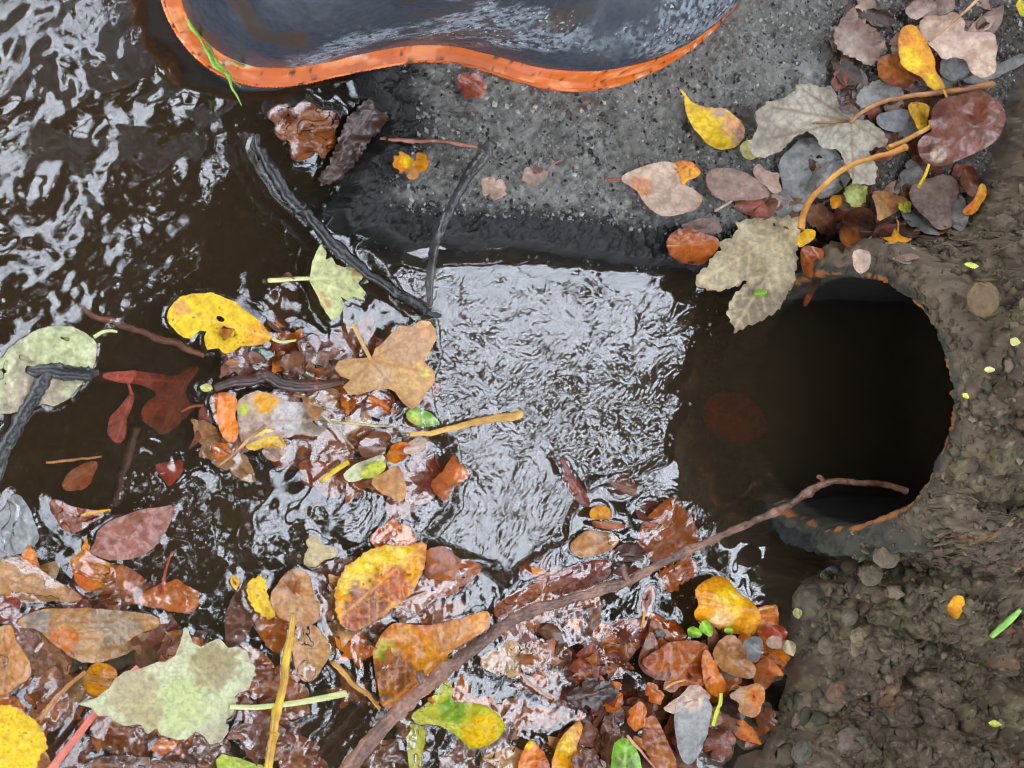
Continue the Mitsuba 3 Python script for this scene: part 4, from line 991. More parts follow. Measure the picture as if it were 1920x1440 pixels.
leaf('sunken_leaf', 'dim red triangular leaf sunk at the foot of the pool, above the ring of ripples', [(284, 872), (310, 866), (344, 862), (338, 890), (318, 916), (306, 900)], SUNK, 'red')
leaf('sunken_leaf', 'faint dark leaf sunk between the yellow holed leaf and the pale lobed leaf', [(500, 560), (520, 530), (540, 505), (556, 530), (560, 580), (545, 620), (520, 625), (496, 600)], SUNK - .002, 'dark', tint=(1.4, 1.3, 1.2))
leaf('sunken_leaf', 'red-brown leaf sunk in the brown pool left of the foam mound', [(560, 880), (590, 860), (612, 870), (616, 900), (590, 915), (566, 905)], -.004, 'redbrown', tint=(1.1, 1.1, 1))
leaf('sunken_leaf', 'reddish leaf sunk under the brown pool', [(505, 846), (540, 852), (570, 866), (560, 884), (530, 880), (505, 866)], SUNK, 'red', tint=(.8, .8, .8))
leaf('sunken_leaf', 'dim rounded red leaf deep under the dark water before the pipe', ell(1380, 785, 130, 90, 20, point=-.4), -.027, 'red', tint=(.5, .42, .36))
leaf('orange_scrap', 'orange-brown leaf above the pink-brown veined leaf at lower left', [(88, 938), (110, 936), (130, 948), (160, 954), (190, 956), (196, 970), (168, 984), (140, 1002), (118, 990), (100, 966)], 0.0005, 'rust', mat_='leaf_wet', tint=(1.1, .95, .9), stem=[(150, 966), (180, 960), (206, 956)], stem_pal='amber')
leaf('veined_leaf', 'pink-brown smooth leaf with dark veins at lower left', [(166, 1038), (176, 1016), (180, 1000), (194, 982), (226, 968), (262, 958), (300, 950), (328, 946), (330, 960), (318, 982), (306, 1004), (294, 1024), (266, 1042), (236, 1050), (200, 1050)],
     0.0035, 'maroon', base=(168, 1040), tip=(328, 950), mat_='leaf_wet', tint=(1.25, 1.15, 1.1), curl=.003, two=.3, spot=.14, margin=.3)
leaf('orange_leaf', 'orange-tan leaf showing under the pink-brown veined leaf', [(128, 1046), (150, 1040), (158, 1018), (164, 1006), (168, 1040), (200, 1052), (216, 1066), (214, 1086), (190, 1100), (166, 1110), (146, 1096), (136, 1070)], 0.0005, 'amber', mat_='leaf_wet', tint=(.85, .75, .7))
leaf('grey_leaf', 'grey leaf at the left edge below the forked twig', [(-14, 980), (6, 958), (20, 926), (38, 924), (50, 944), (60, 966), (68, 990), (76, 1010), (58, 1030), (30, 1040), (6, 1034), (-14, 1016)], 0.003, 'grey', base=(30, 924), tip=(20, 1036), mat_='leaf_wet', curl=.005, two=.4)
leaf('rolled_leaf', 'tan-brown rolled leaf with a deep fold at the left edge', [(-20, 1060), (10, 1044), (36, 1040), (56, 1052), (84, 1074), (112, 1094), (146, 1112), (156, 1124), (130, 1130), (96, 1126), (66, 1134), (40, 1124), (10, 1140), (-20, 1150)],
     0.0045, 'tan', base=(-10, 1080), tip=(152, 1124), mat_='leaf_wet', curl=-.006, two=.5, tint=(.85, .78, .76), fold=-.004)
leaf('folded_leaf', 'red-brown folded leaf beneath the rolled leaf at the left edge', [(-20, 1140), (14, 1120), (40, 1122), (36, 1150), (10, 1166), (-20, 1172)], 0.0008, 'redbrown', mat_='leaf_wet')
leaf('curled_leaf', 'long tan leaf curled like a boat, lying along the lower left', [(28, 1166), (58, 1148), (96, 1140), (150, 1140), (210, 1144), (262, 1148), (298, 1156), (300, 1176), (268, 1186), (236, 1200), (240, 1222), (204, 1240), (166, 1246), (128, 1230), (98, 1206), (72, 1178), (40, 1178)],
     0.0045, 'tan', base=(32, 1170), tip=(296, 1160), mat_='leaf_wet', curl=.010, wave=.003, tint=(.80, .72, .62), two=.5, blobs=[(120, 1200, 26, 'orange'), (70, 1160, 26, 'grey'), (220, 1165, 50, (168, 150, 122))])
leaf('orange_leaf', 'orange-tan leaf at the left edge below the boat-shaped curled leaf', [(-30, 1190), (0, 1174), (24, 1172), (30, 1200), (46, 1224), (60, 1254), (56, 1272), (34, 1284), (22, 1298), (0, 1304), (-30, 1300)], 0.0035, 'tan', tint=(1, .78, .55), mat_='leaf_wet', curl=.004, base=(10, 1176), tip=(10, 1300))
leaf('sunken_leaf', 'orange scalloped leaf sunk beside the red stalk stub at lower left', [(256, 1124), (272, 1108), (296, 1098), (314, 1092), (332, 1082), (352, 1098), (372, 1106), (376, 1130), (362, 1150), (330, 1150), (300, 1138), (272, 1140)], -.004, 'orange', tint=(.85, .8, .9), stem=[(304, 1112), (310, 1070), (322, 1034)], stem_pal='red')
leaf('yellow_leaf', 'yellow speckled leaf in the bottom left corner', [(-30, 1330), (10, 1320), (38, 1330), (58, 1344), (76, 1360), (88, 1388), (90, 1404), (74, 1416), (70, 1440), (60, 1470), (-30, 1470)], 0.004, 'yellow', base=(-20, 1460), tip=(70, 1360), spot=.4, curl=.003, two=.15, serr=3, mat_='leaf_dry')
leaf('yellow_scrap', 'small orange-yellow leaf above the coral red stalk', [(156, 1272), (166, 1252), (184, 1244), (206, 1246), (220, 1262), (218, 1284), (200, 1300), (176, 1306), (160, 1296)], 0.002, 'amber', mat_='leaf_wet', spot=.35)
leaf('maple_leaf', 'big pale yellow-green maple leaf with a long yellow stalk at lower left', [(147, 1321), (164, 1314), (182, 1308), (206, 1290), (218, 1272), (234, 1260), (262, 1254), (286, 1242), (310, 1240), (330, 1230), (338, 1206), (346, 1176), (352, 1180), (362, 1206), (376, 1214), (393, 1205), (410, 1199), (420, 1206), (428, 1216),
     (446, 1212), (464, 1222), (478, 1250), (474, 1272), (466, 1293), (448, 1298), (438, 1306), (442, 1322), (436, 1340), (424, 1352), (428, 1372), (414, 1392), (394, 1396), (382, 1380), (366, 1372), (350, 1386), (326, 1388), (300, 1378), (296, 1364), (276, 1378), (262, 1360), (234, 1360), (214, 1352), (206, 1342), (186, 1342), (170, 1328)], 0.0030, 'pale', base=(428, 1324), tip=[(160, 1322), (352, 1232), (470, 1250), (392, 1388), (270, 1376)], mat_='leaf_damp', curl=.003, wave=.003, tint=(.84, .82, .80),
     two=.5, spot=.15, vein=.5, blobs=[(340, 1320, 56, (206, 214, 150)), (250, 1300, 50, (196, 180, 140)), (400, 1250, 46, (176, 160, 118)), (270, 1340, 34, (190, 172, 130))], stem=[(430, 1325), (480, 1326), (540, 1320), (600, 1310), (648, 1300)], stem_r=(.0012, .0018), stem_pal='palegreen')
leaf('orange_scrap', 'small orange scrap below the big pale maple leaf', ell(308, 1400, 52, 30, -10), 0.001, 'orange', mat_='leaf_wet', wave=.004, res=3)
leaf('green_leaf', 'yellow-green leaf cut by the bottom edge under the maple leaf', [(408, 1412), (440, 1420), (470, 1430), (500, 1436), (500, 1470), (410, 1470)], 0.002, 'lime', tint=(.85, .9, .8))
leaf('brown_leaf', 'brown leaf at the bottom edge left of the yellow twig', [(150, 1436), (200, 1416), (262, 1418), (330, 1428), (390, 1436), (380, 1470), (160, 1470)], -.001, 'brown', mat_='leaf_wet', wave=.004)
leaf('tan_leaf', 'tan leaf edge between the yellow corner leaf and the coral stalk', [(66, 1424), (84, 1406), (94, 1420), (92, 1450), (70, 1452)], 0.001, 'tan', res=3)
# ------------------------------------------------------------------ floating leaves, middle and right
leaf('two_tone_leaf', 'serrated leaf half yellow and half orange-brown in the lower middle', [(628, 1104), (640, 1074), (652, 1058), (668, 1050), (690, 1030), (734, 1020), (760, 1024), (800, 1014), (800, 1040), (796, 1064), (784, 1094), (768, 1116), (736, 1142), (700, 1168), (664, 1184), (640, 1176), (628, 1144)],
     0.0050, 'amber', base=(798, 1018), tip=(636, 1160), mat_='leaf_wet', serr=3, curl=.004, two=.2, spot=.45, blobs=[(690, 1064, 44, 'yellow'), (745, 1036, 28, 'yellow'), (655, 1096, 22, 'yellow'), (735, 1096, 36, (182, 84, 26)), (690, 1140, 46, (150, 84, 50)), (660, 1160, 24, (160, 80, 44))], res=3.2)
leaf('brown_leaf', 'brown lobed leaf right of the two-tone leaf', [(800, 1026), (826, 1020), (846, 1026), (856, 1046), (880, 1050), (900, 1054), (908, 1066), (886, 1086), (864, 1106), (836, 1116), (812, 1124), (790, 1144), (760, 1162), (736, 1150), (752, 1128), (778, 1104), (798, 1066)],
     0.0025, 'rust', base=(742, 1152), tip=(900, 1058), mat_='leaf_wet', two=.5, wave=.002, stem=[(760, 1138), (736, 1136), (770, 1122), (800, 1110)], stem_pal='pink', tint=(.95, .85, .8))
leaf('orange_leaf', 'large orange-tan leaf pinned under the long twig', [(722, 1178), (750, 1166), (780, 1174), (820, 1170), (860, 1160), (896, 1148), (914, 1144), (924, 1160), (912, 1182), (880, 1200), (846, 1222), (836, 1246), (824, 1256), (800, 1266), (768, 1294), (736, 1328), (716, 1324), (708, 1290), (702, 1250), (700, 1214)],
     0.0045, 'amber', base=(730, 1320), tip=[(916, 1150), (726, 1182)], curl=.003, tint=(.84, .76, .85), two=.6, spot=.14, mat_='leaf_wet', blobs=[(850, 1190, 40, (204, 142, 66)), (740, 1260, 40, (150, 92, 42)), (720, 1220, 20, 'lime')])
leaf('tan_leaf', 'tan leaf with a bright midrib left of the two-tone leaf', [(506, 1118), (520, 1090), (540, 1066), (564, 1062), (580, 1080), (588, 1110), (600, 1140), (596, 1166), (570, 1176), (540, 1168), (516, 1150)], 0.0025, 'tan', base=(520, 1076), tip=(592, 1164), mat_='leaf_wet', tint=(.85, .72, .62), vein=.7, two=.6)
leaf('tan_leaf', 'rounded pale tan leaf below the bright-ribbed tan leaf', [(552, 1178), (574, 1166), (596, 1176), (612, 1200), (622, 1224), (606, 1250), (590, 1270), (574, 1280), (560, 1266), (550, 1236), (548, 1206)], 0.0022, 'tan', base=(566, 1170), tip=(580, 1276), mat_='leaf_wet', tint=(.88, .78, .66), two=.4)
leaf('yellow_scrap', 'bright yellow ragged leaf by the yellow twig top', [(462, 1096), (480, 1080), (496, 1082), (500, 1106), (506, 1130), (520, 1150), (506, 1164), (484, 1150), (466, 1126)], 0.002, 'yellow', spot=.4, serr=4, res=3, two=.2)
leaf('yellow_scrap', 'tiny yellow scrap left of the bright yellow ragged leaf', ell(440, 1092, 28, 14, 80), 0.001, 'yellow', res=2.6)
leaf('pale_leaf', 'pale beige lobed leaf at the edge of the dark brown pool', [(572, 1016), (582, 1004), (596, 1006), (604, 1020), (622, 1024), (636, 1034), (628, 1046), (606, 1050), (594, 1062), (572, 1062), (570, 1044), (580, 1030)], 0.003, 'beige', res=3, tint=(1.05, 1, .9))
leaf('yellow_green_leaf', 'yellow-green leaf with a bright green heart below the long twig', [(766, 1342), (800, 1320), (822, 1296), (838, 1272), (850, 1292), (846, 1314), (876, 1316), (910, 1320), (934, 1336), (948, 1360), (940, 1382), (910, 1400), (884, 1408), (866, 1388), (840, 1368), (806, 1358), (782, 1360)],
     0.0030, 'lime', base=(770, 1346), tip=[(942, 1368), (842, 1282)], mat_='leaf_wet', tint=(.95, .85, .5), wave=.003, spot=.3, blobs=[(848, 1330, 26, 'green'), (905, 1370, 36, 'yellow'), (800, 1336, 26, 'lime')], two=.3)
leaf('yellow_scrap', 'narrow olive-yellow leaf strip at the bottom below the long twig', [(756, 1362), (776, 1356), (800, 1362), (794, 1400), (788, 1450), (768, 1450), (764, 1400)], 0.002, 'lime', tint=(.8, .66, .4), mat_='leaf_wet', curl=.003)
leaf('brown_leaf', 'large brown leaf under water right of the white flow', [(1230, 950), (1262, 930), (1286, 956), (1304, 980), (1312, 1010), (1300, 1030), (1276, 1046), (1240, 1060), (1208, 1050), (1190, 1020), (1204, 980)], -.003, 'rust', mat_='leaf_wet', base=(1206, 1048), tip=(1300, 970), tint=(.95, .8, .75), two=.4)
leaf('serrated_leaf', 'brown toothed leaf below the long twig in the dark water', [(1232, 1072), (1262, 1056), (1290, 1044), (1306, 1052), (1308, 1070), (1300, 1086), (1282, 1092), (1268, 1106), (1252, 1116), (1240, 1100)], -.0015, 'rust', mat_='leaf_wet', serr=7, serr_n=12, base=(1240, 1098), tip=(1306, 1056), tint=(.95, .8, .75))
leaf('tan_leaf', 'pinkish tan ribbed leaf where the white flow ends', [(1066, 1024), (1080, 1006), (1104, 992), (1130, 996), (1152, 1000), (1162, 1014), (1150, 1030), (1122, 1040), (1096, 1046), (1074, 1040)], 0.0035, 'tan', mat_='leaf_wet', base=(1068, 1034), tip=(1160, 1006), tint=(.9, .76, .68), vein=.7, wave=.003)
leaf('orange_scrap', 'bright orange leaf fragment below the white flow', [(1104, 958), (1120, 946), (1140, 948), (1148, 966), (1142, 974), (1118, 976), (1104, 970)], 0.003, 'amber', res=3, tint=(.9, .85, .8))
leaf('orange_scrap', 'orange-brown leaf strip under the bright orange fragment', [(1106, 976), (1136, 976), (1160, 980), (1178, 986), (1164, 994), (1134, 994), (1112, 988)], 0.003, 'rust', res=3, tint=(1.15, 1, .9))
leaf('dark_leaf', 'dark leaf under the long twig with a pale arc beside it', [(1142, 1052), (1152, 1030), (1176, 1014), (1200, 1018), (1214, 1040), (1206, 1064), (1176, 1084), (1150, 1078)], 0.0015, 'brown', mat_='leaf_wet', tint=(.7, .62, .6))
leaf('brown_leaf', 'red-brown wide leaf beneath the long twig at centre', [(1020, 1090), (1060, 1064), (1100, 1052), (1140, 1048), (1150, 1070), (1130, 1092), (1080, 1108), (1040, 1118)], 0.0012, 'redbrown', mat_='leaf_wet', base=(1024, 1110), tip=(1144, 1054), tint=(1, .95, .9))
leaf('brown_leaf', 'brown leaf right of the coral-edged orange leaf along the long twig', [(922, 1136), (960, 1112), (1000, 1094), (1020, 1096), (1010, 1120), (970, 1142), (934, 1162)], 0.0012, 'rust', mat_='leaf_wet', tint=(.9, .75, .7))
leaf('narrow_leaf', 'narrow brown leaf with a yellow stalk standing in the dark gap', [(1206, 1106), (1220, 1094), (1230, 1104), (1226, 1132), (1216, 1154), (1204, 1160), (1200, 1134)], 0.0015, 'rust', mat_='leaf_wet', res=3, stem=[(1208, 1148), (1206, 1164), (1202, 1178)], stem_pal='amber', base=(1208, 1156), tip=(1222, 1098))
leaf('yellow_leaf', 'yellow-orange crumpled leaf at the water edge below the pipe', [(1302, 1112), (1316, 1094), (1340, 1080), (1362, 1084), (1376, 1100), (1384, 1112), (1404, 1122), (1418, 1138), (1428, 1160), (1420, 1182), (1408, 1196), (1390, 1188), (1364, 1190), (1344, 1180), (1328, 1166), (1310, 1168), (1300, 1150), (1312, 1132)],
     0.012, 'amber', base=(1424, 1150), tip=(1308, 1120), curl=-.008, wave=.005, spot=.3, two=.3, tint=(1.05, 1, .9), blobs=[(1370, 1124, 32, 'yellow'), (1352, 1156, 22, (236, 190, 120)), (1404, 1160, 20, 'amber')], mat_='leaf_wet', stem=[(1422, 1144), (1436, 1140), (1450, 1138)], stem_pal='tan', stem_r=(.0009, .0007))
for cx_, cy_, l_, a_, lab in ((1303, 1186, 26, 20, 'left bright green round leaflet below the yellow-orange leaf'), (1326, 1180, 34, 60, 'larger bright green leaflet below the yellow-orange leaf'), (1366, 1182, 20, 0, 'small green leaflet right of the two larger leaflets')):
    leaf('duckweed_leaf', lab, ell(cx_, cy_, l_, l_ * .72, a_, point=-.4), 0.010, 'green', res=2.4, tint=(1.1, 1.1, .7), curl=-.002, cat='leaflet')
leaf('grey_leaf', 'long pale grey leaf with a rounded tip at the bottom right', [(1262, 1322), (1278, 1308), (1296, 1292), (1318, 1300), (1334, 1322), (1332, 1352), (1326, 1384), (1314, 1412), (1296, 1436), (1284, 1434), (1272, 1410), (1266, 1376)],
     0.014, 'grey', base=(1312, 1300), tip=(1290, 1436), tint=(1.25, 1.22, 1.2), two=.3, curl=.004, mat_='leaf_damp', vein=.2, blobs=[(1298, 1312, 22, 'pink')])
leaf('pink_leaf', 'pinkish white torn leaf above the long pale grey leaf', [(1240, 1330), (1258, 1318), (1280, 1300), (1296, 1280), (1318, 1288), (1336, 1306), (1322, 1318), (1296, 1312), (1270, 1340)], 0.015, 'pink', wave=.004, curl=.003, mat_='leaf_wet', tint=(1, .95, .97))
leaf('yellow_leaf', 'yellow-orange sickle-shaped leaf at the bottom edge', [(1034, 1460), (1036, 1418), (1050, 1390), (1070, 1364), (1084, 1352), (1094, 1360), (1088, 1384), (1080, 1406), (1100, 1418), (1104, 1460)], 0.006, 'amber', base=(1060, 1460), tip=(1086, 1356), blobs=[(1058, 1395, 24, 'yellow'), (1085, 1430, 20, 'orange')], tint=(1.05, 1, .9), mat_='leaf_wet', two=.2)
leaf('orange_leaf', 'orange spotted leaf at the bottom edge left of the sickle-shaped leaf', [(966, 1460), (974, 1420), (990, 1386), (1004, 1388), (1022, 1412), (1032, 1440), (1032, 1460)], 0.004, 'orange', spot=.45, blobs=[(992, 1396, 10, 'yellow')], mat_='leaf_wet')
leaf('green_leaf', 'bright green leaf at the bottom edge among brown leaves', [(1142, 1450), (1146, 1412), (1156, 1386), (1178, 1382), (1190, 1398), (1200, 1424), (1206, 1450)], 0.010, 'green', two=.3, mat_='leaf_wet', base=(1170, 1450), tip=(1176, 1384), blobs=[(1172, 1432, 22, (110, 130, 60))])
leaf('oak_leaf', 'large orange-brown oak leaf in the heap at the bottom right', [(1200, 1240), (1226, 1222), (1250, 1206), (1290, 1200), (1316, 1204), (1330, 1218), (1320, 1236), (1340, 1250), (1330, 1276), (1310, 1290), (1280, 1284), (1262, 1304), (1240, 1292), (1250, 1270), (1222, 1262)],
     0.010, 'rust', base=(1242, 1294), tip=(1326, 1210), tint=(1.1, .95, .85), mat_='leaf_wet', curl=.004, stem=[(1244, 1292), (1266, 1280), (1290, 1274)], stem_pal='tan')
leaf('oak_leaf', 'brown ribbed leaf at the left of the heap at the bottom right', [(1196, 1236), (1210, 1196), (1222, 1182), (1232, 1200), (1240, 1230), (1256, 1250), (1262, 1270), (1240, 1280), (1214, 1266), (1200, 1256)], 0.012, 'brown', base=(1222, 1186), tip=(1250, 1276), mat_='leaf_wet', tint=(1.1, 1, .95), wave=.003)
leaf('small_lobed_leaf', 'small lobed leaf half pink half orange at the right of the heap', [(1364, 1306), (1384, 1292), (1404, 1286), (1424, 1280), (1436, 1296), (1434, 1314), (1424, 1322), (1426, 1336), (1412, 1346), (1400, 1342), (1384, 1332), (1388, 1318)], 0.016, 'tan', res=3, blobs=[(1422, 1310, 20, 'orange'), (1406, 1334, 16, (196, 132, 74)), (1380, 1304, 16, 'pink')], tint=(.95, .88, .85), base=(1428, 1284), tip=(1398, 1342))
leaf('lobed_leaf', 'brown ribbed lobed leaf at the right of the heap under the yellow-orange leaf', [(1336, 1222), (1354, 1196), (1374, 1190), (1392, 1206), (1404, 1232), (1420, 1254), (1408, 1276), (1384, 1270), (1360, 1260), (1342, 1244)], 0.011, 'tan', tint=(.8, .64, .54), mat_='leaf_wet', wave=.004, base=(1346, 1210), tip=(1414, 1268))
leaf('grey_leaf', 'silvery wet leaf scrap right of the brown ribbed lobed leaf', [(1392, 1206), (1410, 1194), (1430, 1194), (1432, 1220), (1420, 1244), (1404, 1240), (1396, 1222)], 0.014, 'grey', wave=.006, mat_='leaf_wet', res=3)
leaf('orange_leaf', 'orange leaf with a yellow stalk in the middle of the heap', [(1322, 1216), (1334, 1230), (1352, 1262), (1364, 1288), (1350, 1312), (1330, 1300), (1318, 1270), (1314, 1240)], 0.013, 'orange', tint=(.85, .75, .7), mat_='leaf_wet', stem=[(1352, 1300), (1350, 1320), (1342, 1340), (1336, 1360)], stem_pal='lime', stem_r=(.0012, .0016))
leaf('rust_leaf', 'rust coloured leaf against the foot of the soil bank', [(1430, 1168), (1452, 1170), (1474, 1176), (1480, 1190), (1462, 1206), (1440, 1204), (1428, 1186)], 0.014, 'redbrown', tint=(1.3, .9, .7), mat_='leaf_wet', wave=.004)
leaf('pink_leaf', 'shiny pink leaf scrap at the foot of the soil bank', [(1434, 1196), (1454, 1188), (1468, 1200), (1464, 1218), (1440, 1216)], 0.016, 'pink', mat_='leaf_wet', res=3)
leaf('tan_leaf', 'beige scrap beside the shiny pink scrap at the bank foot', ell(1482, 1216, 34, 26, 70), 0.018, 'beige', res=3, curl=-.004)
leaf('small_lobed_leaf', 'orange-brown small leaf in the left half of the heap', lobed(1226, 1300, 50, 40, 60, 2, .5), 0.011, 'orange', tint=(.8, .7, .65), mat_='leaf_wet', res=3)
leaf('small_lobed_leaf', 'orange leaf fragment above the bright green bottom leaf', lobed(1196, 1344, 56, 42, 100, 2, .4), 0.010, 'orange', tint=(.8, .68, .6), mat_='leaf_wet', res=3)
leaf('oak_leaf', 'brown orange leaf right of the bright green bottom leaf', [(1206, 1348), (1226, 1340), (1240, 1360), (1250, 1392), (1266, 1420), (1270, 1450), (1226, 1450), (1214, 1420), (1204, 1384)], 0.011, 'rust', mat_='leaf_wet', base=(1214, 1350), tip=(1256, 1446))
leaf('yellow_leaf', 'tan leaf with orange flecks beside the yellow-green strip at the centre', [(690, 900), (720, 884), (742, 872), (756, 892), (763, 916), (760, 938), (744, 942), (730, 930), (712, 926)], 0.0045, 'tan', spot=.2, base=(746, 876), tip=(742, 940), tint=(1.02, .95, .85))
leaf('folded_leaf', 'yellow-green folded strip on a pale curled leaf at the centre', [(672, 892), (686, 876), (706, 866), (722, 864), (722, 878), (704, 892), (684, 900)], 0.0065, 'lime', spot=.35, res=3, tint=(1, .95, .5))
leaf('pale_leaf', 'pale curled leaf rim around the yellow-green strip', [(642, 888), (662, 872), (690, 862), (716, 850), (726, 862), (700, 876), (684, 896), (660, 906), (646, 900)], 0.0045, 'pale', res=3, curl=.004, tint=(.95, .92, .9))
leaf('tan_leaf', 'orange-tan leaf above the pale curled rim at the centre', [(722, 852), (736, 832), (756, 826), (772, 836), (764, 856), (744, 870), (728, 868)], 0.0035, 'amber', tint=(.85, .72, .7), res=3)
leaf('pale_leaf', 'white rounded leaf tip at the lower left of the white flow', [(754, 846), (766, 828), (786, 820), (802, 824), (800, 836), (784, 848), (766, 854)], 0.0075, 'pink', tint=(1.1, 1.15, 1.2), curl=-.004, res=3, mat_='leaf_wet')
leaf('brown_leaf', 'brown leaf with an orange tip below the white flow at its left', [(806, 904), (824, 890), (840, 866), (852, 850), (862, 868), (878, 884), (880, 892), (862, 908), (846, 924), (836, 944), (820, 930)], 0.0030, 'rust', base=(836, 940), tip=(876, 888), mat_='leaf_wet', tint=(1.1, .95, .9), blobs=[(868, 890, 16, 'orange')])
leaf('brown_leaf', 'brown wrinkled leaf left of the pale shell-like leaf', [(668, 832), (690, 812), (716, 806), (736, 816), (728, 838), (706, 856), (680, 858)], 0.002, 'brown', mat_='leaf_wet', wave=.005, tint=(1.1, 1.05, 1))
leaf('brown_leaf', 'dark red-brown leaf emerging from the lower edge of the white flow', [(1054, 888), (1070, 884), (1086, 904), (1100, 930), (1108, 946), (1094, 950), (1074, 930), (1058, 908)], 0.006, 'redbrown', mat_='leaf_wet', tint=(.75, .7, .7), curl=-.003)
leaf('rounded_leaf', 'round dark brown leaf ringed by foam under the white flow', ell(1166, 912, 58, 46, 20, point=-.4), 0.004, 'brown', mat_='leaf_wet', tint=(.85, .82, .8), curl=-.006)
leaf('maroon_leaf', 'dark maroon leaf edge in the gap below the white flow', [(1190, 950), (1212, 938), (1236, 940), (1244, 962), (1222, 980), (1198, 976)], 0.0015, 'maroon', mat_='leaf_wet', tint=(.6, .5, .5))
# brown leaves one cannot tell apart: sunk in the litter and heaped by the bank
SUNKEN = 'small leaves sunk in the litter of the stream'
zones = [((0, 430), (1050, 1440)), ((440, 760), (1060, 1440)), ((560, 860), (640, 1000)), ((700, 1110), (980, 1200)), ((860, 1180), (1150, 1440)), ((380, 660), (640, 880)), ((0, 420), (1000, 1440))]
for i in range(150):
    zx, zy = zones[i % 7]
    px_, py_ = RNG.uniform(*zx), RNG.uniform(*zy)
    if 390 < px_ < 570 and 860 < py_ < 1040 or 800 < px_ < 1110 and py_ < 1075:
        continue
    kind_ = i % 3
    an_ = RNG.uniform(0, 360)
    sh = lobed(px_, py_, RNG.uniform(90, 170), RNG.uniform(60, 110), an_, 3, .45) if kind_ == 0 else ell(px_, py_, RNG.uniform(90, 160), RNG.uniform(46, 80), an_) if kind_ == 1 else maple(px_, py_, RNG.uniform(100, 180), an_, i)
    pal_ = ['rust', 'redbrown', 'brown', 'rust', 'orange', 'maroon', 'tan'][(i * 5 + i // 7) % 7]
    leaf('sunken_litter_leaf', f"small {dict(WORD, tan='tan')[pal_]} {('lobed', 'pointed', 'five-lobed')[kind_]} leaf sunk {where_is(px_, py_)}", sh, RNG.uniform(-.009, -.0015), pal_, res=5, wave=.005, curl=.003, group=SUNKEN, mat_='leaf_wet', smooth_k=kind_ != 2, serr=2.5 if i % 2 else 0)
HEAP = 'small wet leaves in the heap by the bank foot'
for i in range(84):
    px_, py_ = RNG.uniform(1090, 1445), RNG.uniform(1170, 1450)
    if px_ > 1440 - (py_ - 1350) * 1.2 and py_ > 1350 or (px_ < 1170 and py_ < 1240):
        continue
    kind_ = i % 3
    sh = ell(px_, py_, RNG.uniform(50, 100), RNG.uniform(24, 44), RNG.uniform(0, 360)) if kind_ == 0 else lobed(px_, py_, RNG.uniform(56, 120), RNG.uniform(40, 78), RNG.uniform(0, 360), 3, .55)
    pal_ = ['brown', 'rust', 'dark', 'redbrown', 'orange', 'brown', 'maroon'][i % 7]
    leaf('heaped_leaf', f"small wet {WORD[pal_]} {'pointed' if kind_ == 0 else 'lobed'} leaf heaped {where_is(px_, py_)}", sh, RNG.uniform(-.001, .0075), pal_, res=4, wave=.005, curl=.005, group=HEAP, tint=(.86, .76, .68), mat_='leaf_wet' if i % 3 else 'leaf_damp', slope=(RNG.uniform(-.25, .25), RNG.uniform(-.25, .25)), serr=2 if i % 2 else 0)
# on the bank
leaf('orange_scrap', 'orange leaf flake stuck on the soil bank', [(1776, 1140), (1786, 1120), (1802, 1116), (1810, 1128), (1802, 1146), (1798, 1160), (1788, 1160)], G(.006), 'amber', res=3, mat_='leaf_dry', two=.1, spot=.05)
for cx_, cy_, l_, w_, a_, pal_, lab in ((1822, 497, 30, 12, 10, 'lime', 'pale yellow sliver on the pipe shoulder'), (1810, 742, 18, 14, 40, 'lime', 'yellow crumb on the soil beside the pipe mouth'), (1866, 1357, 26, 16, 10, 'lime', 'yellow-green crumb low on the soil bank'),
                                        (1856, 693, 20, 12, 0, 'palegreen', 'pale green crumb on the soil right of the pipe mouth'), (1826, 1153, 16, 14, 0, 'palegreen', 'tiny pale green crumb next to the orange flake'), (1912, 478, 26, 14, 70, 'tan', 'tan flake on the soil at the right edge'),
                                        (1496, 1150, 18, 14, 80, 'palegreen', 'pale yellow crumb at the rounded soil lump by the water'), (1904, 640, 18, 14, 20, 'palegreen', 'pale crumb on the soil at the right edge of the picture')):
    leaf('leaf_crumb', lab, ell(cx_, cy_, l_, w_, a_), G(.007), pal_, res=2.6, mat_='leaf_dry', cat='leaf crumb')

# ------------------------------------------------------------------ sticks, stalks, grass
BLACK = ((38, 36, 34), (22, 21, 20))
stick('black_stick', 'long black wet stick slanting from the boot down to the white flow', [(482, 252), (492, 288), (512, 325), (545, 372), (572, 398), (600, 428), (640, 470), (690, 512), (740, 548), (785, 576), (826, 592)], 0.006, (.0015, .0028, .0031, .0028, .0031, .0027, .0029, .0012), BLACK,
      lift=(.010, .012, .008, .005, .003, .002), knots=((.08, .4), (.36, .5), (.6, .3), (.92, .35)), kids=[([(482, 252), (480, 272), (484, 300)], .012, (.0010, .0018, .0012), None, ()), ([(600, 428), (612, 420), (622, 408)], .010, (.0020, .0008), None, ()), ([(690, 512), (684, 524), (674, 532)], .008, (.0018, .0007), None, ())], floats=True)
stick('black_stick', 'shorter dark stick with a pale grey end leaning on the mud edge', [(922, 268), (905, 292), (880, 328), (850, 380), (828, 425), (812, 470), (806, 520), (806, 575)], G(.006), (.0024, .0040, .0031, .0024, .0026, .0022, .0023, .0021, .0013), ((84, 80, 78), (52, 50, 49)), knots=((.1, .4), (.5, .2)), lift=(.012, .008, .004, .004, .006, .012, .020, .028))
stick('red_stalk', 'thin reddish stalk lying across the mud to the pale-ended stick', [(716, 259), (760, 262), (820, 266), (870, 270), (896, 278)], G(.004), (.0011, .0010, .0008), ((176, 120, 96), (140, 84, 66)), mat_='wood_damp', cat='stalk', sides=7)
